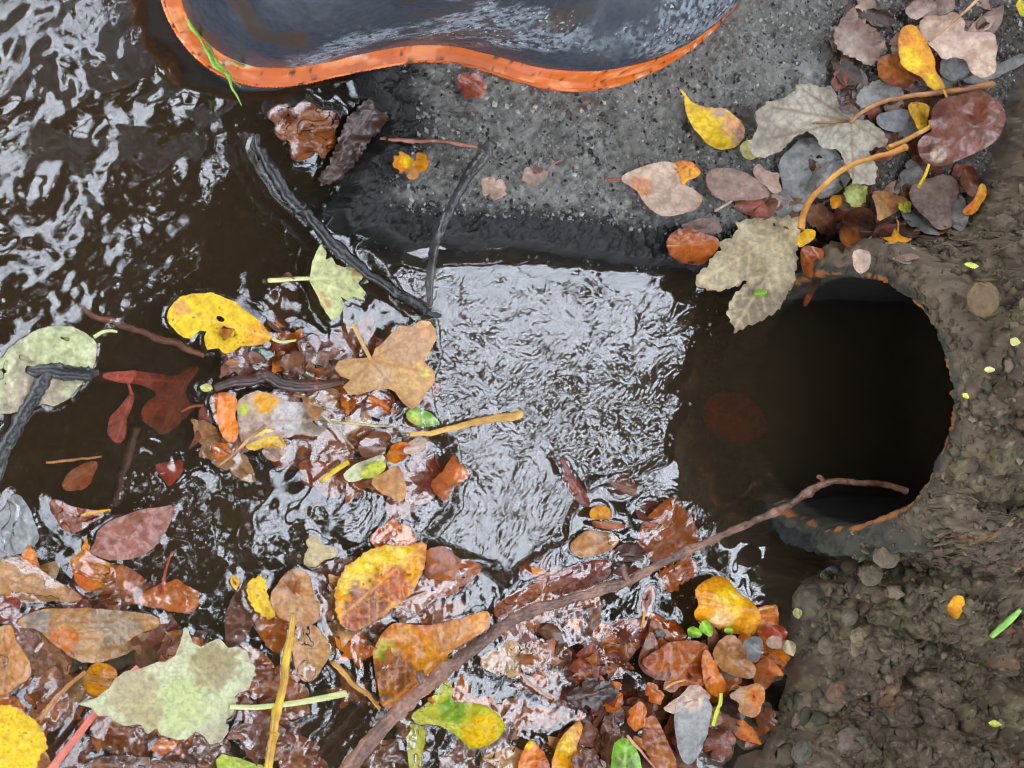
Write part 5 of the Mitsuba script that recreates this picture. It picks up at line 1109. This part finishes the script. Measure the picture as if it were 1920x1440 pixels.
stick('forked_twig', 'black forked twig lying on the large pale oval leaf', [(47, 694), (83, 698), (143, 702), (184, 699)], 0.008, (.0014, .0032, .0034, .0030, .0014), ((58, 54, 52), (30, 29, 28)), knots=((.25, .3), (.85, .4)), floats=True,
      kids=[([(84, 700), (72, 730), (56, 758), (38, 788), (20, 820), (4, 850), (-10, 900)], .007, (.0034, .0032, .0034, .0033), (.001, .001, 0, -.002, -.004), ((.5, .2),))])
stick('long_twig', 'long reddish brown twig reaching from the pipe mouth to the bottom edge', [(1700, 922), (1672, 912), (1640, 906), (1590, 903), (1552, 906), (1520, 920), (1480, 946), (1440, 966), (1400, 984), (1340, 1010), (1290, 1032), (1230, 1062), (1180, 1088), (1120, 1108), (1060, 1126), (1000, 1144), (950, 1170), (900, 1206), (850, 1244), (806, 1282), (760, 1322), (710, 1372), (650, 1446), (600, 1520)],
      0.012, (.0018, .0017, .0019, .0020, .0023, .0026, .0029, .0033, .0037, .0040), ((146, 104, 84), (100, 70, 56)), lift=(.030, .022, .012, .006, .003, .002, .003, .004, .003, 0), knots=((.22, .6), (.29, .35), (.44, .35), (.545, .4), (.66, .25), (.8, .3), (.87, .2)), mat_='wood_wet', rough=.42, flecks=.3, sides=16, n=420,
      kids=[([(1546, 906), (1538, 898), (1532, 896)], .022, (.0018, .0012), None, ()), ([(1290, 1032), (1284, 1046), (1276, 1050)], .016, (.0016, .0008), None, ()), ([(1180, 1088), (1172, 1074), (1170, 1066)], .016, (.0022, .0012), None, ()), ([(950, 1170), (962, 1182), (966, 1192)], .014, (.0026, .0014), None, ()), ([(806, 1282), (790, 1272), (784, 1262)], .015, (.0032, .0018), None, ())])
stick('yellow_twig', 'yellow-orange twig with a rounded tip sticking into the white flow', [(764, 818), (800, 812), (850, 801), (900, 791), (940, 783), (976, 776)], 0.0095, (.0010, .0013, .0016, .0018, .0023, .0024), ((214, 166, 78), (184, 130, 50)), mat_='leaf_wet', rough=.08, sides=12, flecks=0, floats=True)
stick('yellow_twig', 'knobbly yellow twig standing up along the bottom left of centre', [(549, 1150), (546, 1186), (546, 1196), (538, 1230), (530, 1290), (518, 1344), (514, 1376), (506, 1410), (500, 1450)], 0.007, (.0012, .0022, .0020, .0022, .0021), ((226, 184, 40), (190, 140, 34)), mat_='leaf_wet', rough=.1, knots=((.18, .5), (.6, .4), (.75, .4)), flecks=0, floats=True)
stick('coral_stalk', 'straight coral red leaf stalk at the lower left', [(258, 1250), (226, 1282), (180, 1336), (140, 1386), (92, 1446)], 0.007, (.0013, .0015, .0017, .0019), ((226, 128, 106), (206, 100, 80)), mat_='leaf_damp', rough=.06, flecks=0, cat='stalk')
stick('tan_stalk', 'thin tan stalk sloping from the small orange-yellow leaf at lower left', [(158, 1262), (130, 1284), (100, 1316), (74, 1350)], 0.004, (.0009, .0010, .0010), ((190, 130, 70), (150, 96, 50)), mat_='leaf_damp', flecks=0, cat='stalk', sides=7)
stick('tan_stalk', 'yellow-brown stalk beside the large orange-tan leaf', [(622, 1240), (640, 1258), (664, 1282), (690, 1304), (714, 1326)], 0.004, (.0014, .0013, .0010), ((204, 150, 60), (170, 112, 44)), mat_='leaf_wet', flecks=0, cat='stalk', sides=7)
stick('shiny_stick', 'glossy brown curved stick floating below the yellow holed leaf', [(398, 730), (430, 720), (470, 714), (496, 704), (520, 716), (560, 724), (600, 722), (642, 716)], 0.003, (.0018, .0026, .0030, .0030, .0032, .0028, .0018), ((92, 60, 48), (60, 40, 34)), rough=.12, knots=((.38, .4),), floats=True)
stick('sunken_stick', 'thin brown stick under water at the left of the yellow holed leaf', [(150, 582), (200, 600), (250, 616), (300, 634), (350, 652), (384, 664)], -.005, (.0012, .0017, .0018, .0015), ((150, 96, 70), (110, 66, 50)), mat_='wood_damp')
stick('sunken_stick', 'dark stick under water below the bright red-brown sunken leaf', [(254, 800), (244, 840), (232, 880), (222, 930), (212, 950)], -.012, (.0026, .0024, .0022), ((90, 60, 46), (66, 44, 36)), mat_='wood_damp')
stick('fine_stalk', 'fine orange stalk in the pool below the forked twig', [(88, 866), (130, 864), (190, 856)], -.001, (.0006, .0007, .0005), ((206, 140, 80), (170, 110, 60)), mat_='leaf_damp', cat='stalk', sides=6, flecks=0)
stick('fine_stalk', 'fine pale stalk running right from the round orange-red leaf', [(612, 790), (660, 793), (704, 797), (740, 800)], .004, (.0006, .0007, .0005), ((200, 180, 120), (170, 150, 100)), mat_='leaf_damp', cat='stalk', sides=6, flecks=0)
stick('fine_stalk', 'fine tan stalk under the crumpled film', [(412, 872), (440, 850), (470, 820), (500, 796)], .0045, (.0005, .0007, .0007), ((196, 150, 100), (150, 110, 70)), mat_='leaf_damp', cat='stalk', sides=6, flecks=0)
stick('fine_stalk', 'two-branched pale stalk between the crumpled film and the brown wrinkled leaf', [(600, 776), (624, 796), (650, 824), (662, 842)], .005, (.0006, .0007, .0005), ((176, 160, 130), (130, 110, 90)), mat_='leaf_damp', cat='stalk', sides=6, flecks=0)
stick('fine_stalk', 'yellow narrow stalk left of the foam mound', [(600, 906), (626, 884), (652, 868)], .005, (.0010, .0014, .0012), ((216, 180, 40), (180, 130, 30)), mat_='leaf_damp', cat='stalk', sides=6, flecks=0)
stick('fine_stalk', 'thin tan stalk across the bottom beside the bright green leaf', [(1176, 1380), (1196, 1404), (1220, 1432), (1232, 1450)], .013, (.0009, .0008, .0007), ((206, 160, 130), (160, 110, 90)), mat_='leaf_damp', cat='stalk', sides=6, flecks=0)
stick('fine_stalk', 'thin tan stalk through the foam left of the dark heap leaves', [(974, 1262), (1000, 1284), (1034, 1312)], .006, (.0007, .0008, .0005), ((196, 140, 110), (150, 100, 80)), mat_='leaf_damp', cat='stalk', sides=6, flecks=0)
stick('fine_stalk', 'reddish stalk standing in the lower edge of the white flow', [(1052, 860), (1058, 872), (1066, 890)], .009, (.0012, .0015, .0018), ((190, 130, 116), (120, 70, 60)), mat_='leaf_wet', cat='stalk', sides=7, flecks=0)
stick('orange_stalk', 'thick orange stalk of the big beige leaf bending up the litter', [(1502, 428), (1506, 404), (1520, 374), (1544, 348), (1574, 322), (1604, 305), (1640, 294), (1672, 286), (1698, 276)], G(.020), (.0024, .0019, .0017, .0016, .0015, .0015, .0022), ((214, 150, 62), (186, 118, 40)), lift=(.004, .002, .001, .0, -.002, -.004), mat_='leaf_damp', rough=.06, flecks=0, cat='stalk')
stick('orange_stalk', 'short yellow-orange stalk right of the thick orange stalk', [(1664, 278), (1690, 268), (1716, 254), (1742, 240), (1746, 226)], G(.013), (.0016, .0015, .0014, .0018), ((206, 156, 64), (180, 122, 50)), mat_='leaf_damp', rough=.06, flecks=0, cat='stalk')
stick('brown_twig', 'brown twig with a yellow end crossing the litter at the upper right', [(1594, 230), (1620, 208), (1656, 192), (1700, 182), (1750, 174), (1800, 168), (1862, 158)], G(.014), (.0010, .0013, .0013, .0015, .0018, .0022), ((176, 118, 62), (128, 82, 48)), mat_='wood_damp', flecks=0)
stick('fine_stalk', 'fine brown stalk across the pale lobed leaf', [(1420, 264), (1470, 250), (1520, 234), (1560, 228), (1596, 228)], G(.011), (.0007, .0008, .0010), ((150, 106, 70), (110, 80, 56)), mat_='leaf_damp', cat='stalk', sides=6, flecks=0)
stick('fine_stalk', 'fine tan stalk over the pale pink leaf at the top right', [(1742, 78), (1780, 46), (1812, 20), (1836, -4)], G(.013), (.0007, .0008, .0010), ((196, 150, 110), (160, 116, 80)), mat_='leaf_damp', cat='stalk', sides=6, flecks=0)
stick('fine_stalk', 'pale short stalk under the mauve oval leaf', [(1342, 394), (1356, 386), (1372, 376)], G(.008), (.0008, .0009), ((220, 186, 170), (190, 150, 130)), mat_='leaf_damp', cat='stalk', sides=6, flecks=0)
for i, (pp, lab) in enumerate((([(372, 66), (392, 104), (414, 130), (430, 152), (450, 200)], 'longest green grass blade hanging over the boot heel'), ([(384, 84), (404, 112), (426, 140), (452, 162)], 'second green grass blade by the boot heel'),
                               ([(430, 118), (452, 122), (472, 124)], 'yellow dry grass blade across the orange rand at the heel'), ([(346, 34), (366, 60), (384, 92)], 'grass blade along the outer side of the boot heel'))):
    stick('grass_blade', lab, pp, 0.012, (.0005, .0011, .0009, .0003), ((150, 190, 70), (110, 150, 50)) if i != 2 else ((206, 180, 90), (180, 150, 70)), lift=(.018, .020, .012, .002), mat_='leaf_damp', cat='grass blade', sides=5, rough=.05, flecks=0)
stick('grass_blade', 'short green grass blade lying on the soil bank at the right edge', [(1858, 1194), (1876, 1178), (1894, 1162), (1914, 1142)], G(.008), (.0016, .0022, .0022, .0012), ((150, 200, 90), (120, 170, 70)), mat_='leaf_damp', cat='grass blade', sides=6, rough=.05, flecks=0)
# ------------------------------------------------------------------ water
RIP_MID, RIP_TH2, RIP_TH = 0.00021, 0.00011, 0.000062
FLOW = [(690, 468), (760, 490), (800, 500), (830, 486), (1000, 483), (1120, 494), (1262, 508), (1276, 556), (1350, 584), (1306, 640), (1288, 700), (1262, 730), (1294, 752), (1262, 800), (1254, 856), (1200, 880), (1150, 896), (1100, 906),
        (1076, 950), (1060, 1006), (1000, 1036), (956, 1090), (916, 1056), (866, 1040), (812, 1010), (860, 950), (872, 900), (850, 830), (812, 806), (800, 740), (818, 660), (812, 600), (760, 560)]
FLOW_W = px_poly(FLOW, 0.004)
PATCHES = [  # foam patches: outline, strands per square centimetre
    ([(612, 910), (640, 900), (676, 908), (716, 936), (752, 968), (776, 990), (744, 1004), (700, 1020), (660, 1016), (634, 990), (618, 950)], 26),
    ([(770, 940), (800, 930), (822, 950), (812, 980), (790, 1010), (776, 990)], 22),
    ([(786, 836), (850, 826), (860, 850), (820, 880), (786, 890), (764, 878)], 16),
    ([(866, 1226), (910, 1196), (960, 1170), (1008, 1160), (1040, 1190), (1030, 1230), (1010, 1276), (960, 1290), (900, 1296), (870, 1270)], 24),
    ([(530, 1320), (570, 1300), (640, 1316), (710, 1326), (690, 1380), (640, 1440), (540, 1440), (524, 1380)], 9),
    ([(1180, 1090), (1204, 1092), (1206, 1120), (1196, 1150), (1192, 1182), (1182, 1180), (1178, 1130)], 22),
    ([(1232, 1084), (1246, 1090), (1258, 1120), (1240, 1136), (1230, 1150), (1224, 1120)], 22),
    ([(1160, 1234), (1190, 1214), (1226, 1180), (1256, 1160), (1280, 1120), (1302, 1110), (1306, 1124), (1282, 1160), (1250, 1200), (1210, 1222), (1166, 1246)], 26),
    ([(1196, 1000), (1226, 986), (1240, 962), (1246, 936), (1262, 944), (1256, 974), (1236, 1000), (1206, 1012)], 30),
    ([(1312, 956), (1324, 966), (1332, 990), (1322, 1004), (1314, 984)], 26), ([(1306, 1030), (1330, 1026), (1332, 1044), (1316, 1052)], 24),
    ([(1140, 900), (1180, 884), (1226, 892), (1250, 920), (1230, 936), (1200, 920), (1216, 950), (1180, 948), (1190, 910), (1150, 904)], 12),
    ([(960, 1030), (1010, 1010), (1060, 1020), (1080, 1050), (1076, 1076), (1020, 1090), (970, 1096)], 20),
    ([(1022, 1150), (1060, 1132), (1098, 1130), (1104, 1142), (1060, 1152), (1030, 1158)], 26),
    ([(580, 660), (600, 690), (612, 690), (620, 712), (600, 716), (576, 690)], 12),
    ([(596, 856), (612, 830), (640, 836), (652, 864), (632, 880), (610, 880)], 20),
    ([(236, 912), (250, 896), (288, 892), (300, 920), (280, 940), (240, 930)], 14), ([(340, 940), (364, 904), (378, 920), (392, 970), (376, 1010), (352, 990), (356, 960)], 9),
    ([(70, 960), (90, 1000), (116, 1030), (110, 1046), (80, 1030), (74, 1000)], 14), ([(820, 1336), (846, 1346), (870, 1336), (888, 1360), (860, 1390), (838, 1372)], 22),
    ([(1098, 1222), (1120, 1206), (1132, 1220), (1122, 1250), (1104, 1254)], 20), ([(640, 1150), (664, 1186), (690, 1230), (712, 1300), (690, 1290), (656, 1230), (636, 1190)], 14),
    ([(980, 1150), (1030, 1160), (1046, 1190), (1000, 1200), (930, 1190)], 16), ([(1010, 1350), (1060, 1330), (1070, 1340), (1032, 1380), (1026, 1420), (1020, 1400)], 16)]


def lic(x, y, field, seed, f=1700.0, step=0.0005, n=6):
    """fine noise smeared along the current: threads of the running water, 0..1"""
    tot = n2(x, y, f, seed)
    for sgn in (-1, 1):
        p = np.stack([x, y], 1)
        for _ in range(n):
            a = field(p)
            p = p + sgn * step * np.stack([np.cos(a), np.sin(a)], 1)
            tot = tot + n2(p[:, 0], p[:, 1], f, seed)
    tot = tot / (2 * n + 1)
    return np.clip(0.5 + (tot - tot.mean()) / (tot.std() + 1e-9) * 0.26, 0, 1)


def flow_field(p):
    x, y = p[:, 0], p[:, 1]
    a = math.pi + 6.5 * (n2(x, y, 48, 82, 3) - 0.5) + 4.4 * (n2(x, y, 210, 83, 2) - 0.5)
    low = smooth(-0.03, -0.06, y)
    return a * (1 - 0.55 * low) + (-1.75 + 5.5 * (n2(x, y, 70, 84, 2) - 0.5)) * 0.55 * low


def finer(ax_, lo, hi, step):
    return np.concatenate([ax_[ax_ < lo], np.arange(lo, hi, step), ax_[ax_ >= hi]])


wx = axis(-0.30, 0.27, 0.00100, -40, 0.3)
wx = finer(wx[wx < 0.60], FLOW_W[:, 0].min() - 0.004, FLOW_W[:, 0].max() + 0.004, 0.00058)
wy = finer(axis(-0.27, 0.275, 0.00100, -40, 40), FLOW_W[:, 1].min() - 0.004, FLOW_W[:, 1].max() + 0.004, 0.00058)
WX, WY = np.meshgrid(wx, wy, indexing='ij')
inside = (np.abs(WY) < 0.3) & (WX > -0.32)
fl = poly_sd(WX, WY, FLOW_W)
near = smooth(-0.006, 0.004, fl + 0.006 * (n2(WX, WY, 120, 71, 2) - 0.5))
RIP = px_poly([(-400, -500), (330, -500), (420, 60), (430, 190), (380, 260), (350, 380), (330, 470), (290, 540), (250, 580), (120, 590), (-20, 640), (-400, 700)])
rip = smooth(-0.022, 0.012, poly_sd(WX, WY, RIP))
ca, sa = math.cos(0.6), math.sin(0.6)
u_, v_ = WX * ca + WY * sa, -WX * sa + WY * ca
wu = u_ + 0.016 * (n2(WX, WY, 28, 72, 2) - 0.5)
wv = v_ + 0.016 * (n2(WX, WY, 28, 73, 2) - 0.5)
H = rip * (0.0048 * (n2(wu * 0.7, wv * 1.5, 36, 74) - 0.5) + 0.0016 * (n2(wu, wv * 1.3, 80, 75) - 0.5) + 0.00025 * (n2(wu, wv, 260, 70) - 0.5))
H += 0.00025 * (n2(WX, WY, 60, 76, 2) - 0.5)
# fast water: a low swell, short ripples and fine threads along the current; the same in the little races between the leaves
race = near.copy()
for pl, dens in PATCHES:
    race = np.maximum(race, smooth(-0.004, 0.004, poly_sd(WX, WY, px_poly(pl, 0.002)) + 0.006 * (n2(WX, WY, 140, 86, 2) - 0.5)) * 0.9 * inside)
on = (race > 0.01) & inside
xs, ys = WX[on], WY[on]
th = lic(xs, ys, flow_field, 300)
th2 = lic(xs, ys, lambda p: flow_field(p) + 0.35, 301, 800.0, 0.0010, 9)
H += near * 0.0032
H[on] += race[on] * (0.0008 * (n2(xs, ys, 48, 77, 2) - 0.5) + RIP_MID * (n2(xs, ys, 170, 78, 2) - 0.5) + RIP_TH2 * (th2 - 0.5) + RIP_TH * (th - 0.5))
lit = smooth(-0.01, 0.02, poly_sd(WX, WY, LITTER)) * (1 - race)
H += lit * (0.0011 * (n2(WX, WY, 70, 80, 2) - 0.5) + 0.00030 * (n2(WX, WY, 220, 81, 2) - 0.5))
# the water climbs a little where it touches what floats in it
kd = cKDTree(np.vstack(FLOAT))
sel = np.nonzero(inside.ravel())[0]
dist, _ = kd.query(np.stack([WX.ravel()[sel], WY.ravel()[sel]], 1), distance_upper_bound=0.012, workers=-1)
men = np.zeros(WX.size)
men[sel] = np.where(np.isfinite(dist), 0.00035 * np.exp(-np.where(np.isfinite(dist), dist, 1) / 0.0022), 0)
H += men.reshape(WX.shape)
WZ = H
gh = lay(np.clip(WX, -.39, .6), np.clip(WY, -.35, .35))
keep = (gh < 0.016) | ((np.abs(WY - PY) < R_MID) & (WX < PX + 0.5) & (WX > PX - 0.05)) | ~inside
n0, n1_ = WX.shape
a_, b_ = np.meshgrid(np.arange(n0 - 1), np.arange(n1_ - 1), indexing='ij')
q_ = np.stack([a_ * n1_ + b_, (a_ + 1) * n1_ + b_, (a_ + 1) * n1_ + b_ + 1, a_ * n1_ + b_ + 1], -1).reshape(-1, 4)
q_ = q_[keep.ravel()[q_].all(1)]
used, inv = np.unique(q_, return_inverse=True)
q_ = inv.reshape(q_.shape)
wv3 = np.stack([WX, WY, WZ], -1).reshape(-1, 3)[used]
add('stream_water', (wv3, np.vstack([q_[:, [0, 1, 2]], q_[:, [0, 2, 3]]])), 'water_mat', kind='structure', label='dark tannin-brown stream water, rippled at upper left and smooth before the pipe')
wgrid = RegularGridInterpolator((wx, wy), H, bounds_error=False, fill_value=0.0)

# brown murk of the water under its surface
scene['murk'] = {'type': 'homogeneous', 'albedo': {'type': 'rgb', 'value': [0.225, 0.150, 0.085]}, 'sigma_t': {'type': 'rgb', 'value': [0.5, 0.675, 0.9]}, 'scale': 48.0}
_b = trimesh.creation.box(extents=(4.0, 4.0, 0.40))
_b.apply_translation([-1.2, 0, -0.2012])
scene['water_body'] = {**ply((_b.vertices, _b.faces), {'type': 'null'}), 'interior': {'type': 'ref', 'id': 'murk'}}
tag('water_body', 'brown peaty water filling the stream under its surface', kind='structure')


# ------------------------------------------------------------------ bubbles along the edges of the fast water and round the leaves
rg = np.random.default_rng(77)
ring = np.vstack([resample(np.array(FLOW, float), 5)] + [resample(np.array(pl, float), 5) for pl, _ in PATCHES])
ring = P(ring[:, 0], ring[:, 1], 0.003)[:, :2]
fp = np.vstack(FLOAT)
fp = fp[poly_sd(fp[:, 0], fp[:, 1], LITTER) > -0.01]
cand = np.vstack([ring[rg.integers(0, len(ring), 1500)], fp[rg.integers(0, len(fp), 900)]])
cand = cand[meshkit.fbm(np.column_stack([cand * 70, cand[:, 0] * 0]), 2, 97) > 0.52] 
cand = cand + rg.normal(0, 0.0016, cand.shape)
cand = cand[lay(cand[:, 0], cand[:, 1]) < 0.004]
br = 0.00022 + 0.0008 * rg.uniform(size=len(cand)) ** 3
dome = trimesh.creation.icosphere(2)
dv = dome.vertices.copy()
v = dv[None] * br[:, None, None] * [1, 1, 0.9] + np.column_stack([cand, wgrid(cand) + br * 0.25])[:, None]
f = dome.faces[None] + (np.arange(len(cand)) * len(dv))[:, None, None]
add('bubbles', (v.reshape(-1, 3), f.reshape(-1, 3)), 'water_mat', kind='stuff', label='tiny clear bubbles gathered along the fast water and the leaf edges', cat='bubbles')

# ------------------------------------------------------------------ trees over the stream: their crowns and the gaps between show mirrored in the water
def tree(x, y, h, r, n, seed, label):
    rng = np.random.default_rng(seed)
    tag_key = key_for('tree')
    tag(tag_key, label, 'tree')
    z0 = float(ground(np.array([x]), np.array([y]), False)[0])
    top = np.array([x + rng.uniform(-.1, .1), y + rng.uniform(-.1, .1), z0 + h])
    parts = [tube(spline([(x, y, z0 - 0.2), (x + rng.uniform(-.15, .15), y, z0 + h * .4), tuple(top - [0, 0, r * .3])], 24), np.linspace(h * .020, h * .006, 24), 10, .2, seed)]
    for k in range(13):
        a = k * 2.4 + rng.uniform(-.3, .3)
        s = np.array([x, y, z0 + h * rng.uniform(.5, .9)])
        e = s + np.array([math.cos(a) * r * .75, math.sin(a) * r * .75, rng.uniform(.1, .5) * r])
        parts.append(tube(spline([tuple(s), tuple((s + e) / 2 + [0, 0, -.1 * r]), tuple(e)], 12), np.linspace(h * .006, h * .0012, 12), 6, .2, seed + k))
    tm = merge(parts)
    add('trunk', (tm[0], tm[1], np.repeat([lin((70, 60, 48))], len(tm[0]), 0)), 'wood_damp', tag_key)
    cl = rng.normal(0, 1, (34, 3))
    cl = cl / np.linalg.norm(cl, axis=1, keepdims=True) * rng.uniform(.35, 1.0, (34, 1)) * [r, r, r * .7] + top - [0, 0, r * .3]
    c = cl[rng.integers(0, 34, n)] + rng.normal(0, r * .15, (n, 3))
    s = rng.uniform(.07, .16, n) * (0.35 + r / 3.2)
    d1 = rng.normal(0, 1, (n, 3)); d1 /= np.linalg.norm(d1, axis=1, keepdims=True)
    d2 = np.cross(d1, rng.normal(0, 1, (n, 3))); d2 /= np.linalg.norm(d2, axis=1, keepdims=True)
    v = np.stack([c - d1 * s[:, None], c + d2 * s[:, None] * .5, c + d1 * s[:, None], c - d2 * s[:, None] * .5], 1).reshape(-1, 3)
    k = np.arange(n)[:, None] * 4
    f = np.vstack([k + [0, 1, 2], k + [0, 2, 3]])
    col = np.repeat(lin((70, 86, 36)) * rng.uniform(.5, 1.3, (n, 1)) + lin((120, 100, 30)) * (rng.uniform(size=(n, 1)) < .15) * .5, 4, 0)
    key = add('crown', (v, f, col), 'crown_leaf', tag_key, kind='stuff', smoothing=False)


# crowns close the sky but for three openings: overhead downstream, above the boot, and one over the bank that the fast water mirrors
for i, (tx_, ty_, h_, r_, n_, lab) in enumerate(((2.15, -0.05, 6.4, 1.05, 3800, 'slim young tree with a narrow crown on the bank behind the pipe'), (9.0, 0.3, 7.2, 1.6, 4500, 'leafy tree standing further up the bank, straight behind the pipe'),
                                                 (2.3, 1.42, 6.3, 1.0, 3600, 'second slim young tree on the bank, beyond the boot toe'), (2.8, -1.6, 6.4, 1.05, 3600, 'third slim young tree on the bank, to the right of the pipe'), (-0.75, 1.25, 6.4, 1.05, 3800, 'slim tree at the water edge beside the boot'), (6.2, -1.5, 7.0, 0.85, 2800, 'slim tree higher up the bank to the right of the pipe'), (4.6, 3.5, 6.6, 1.7, 5000, 'broad leafy tree on the bank beyond the boot'), (4.4, -4.9, 6.7, 2.3, 6000, 'broad leafy tree on the bank to the right of the pipe'),
                                                 (11.5, 4.0, 8.5, 2.6, 5000, 'taller tree at the top of the bank'), (11.0, -5.5, 8.5, 2.6, 5000, 'tall tree at the top of the bank to the right'), (0.2, -5.0, 7.0, 2.9, 6000, 'leafy tree on the far bank opposite the boot'), (1.4, 5.4, 7.0, 2.6, 6000, 'leafy tree on the bank well beyond the boot'),
                                                 (-2.8, 5.4, 7.0, 3.0, 6000, 'leafy tree downstream on the side of the boot'), (-4.6, -4.2, 7.5, 3.2, 6500, 'leafy tree downstream on the side opposite the boot'), (-6.4, 1.4, 8.0, 3.4, 6500, 'leafy tree far downstream over the water'), (-1.9, -1.2, 6.6, 1.5, 5000, 'small tree by the water downstream, its crown low over the stream'),
                                                 (-9.5, 7.5, 9.0, 4.2, 4500, 'first tree of the wood behind, downstream on the boot side'), (-11.0, -4.5, 9.0, 4.2, 4500, 'second tree of the wood behind, far downstream'), (-1.0, -11.0, 9.0, 4.2, 4500, 'third tree of the wood behind, beyond the far bank'), (3.0, 11.0, 9.0, 4.2, 4500, 'fourth tree of the wood behind, far beyond the boot'),
                                                 (8.0, -9.0, 9.0, 4.2, 4500, 'fifth tree of the wood behind, up the bank to the right'), (10.0, 7.0, 9.0, 4.2, 4500, 'sixth tree of the wood behind, up the bank beyond the boot'))):
    tree(tx_, ty_, h_, r_, n_, 200 + i, lab)
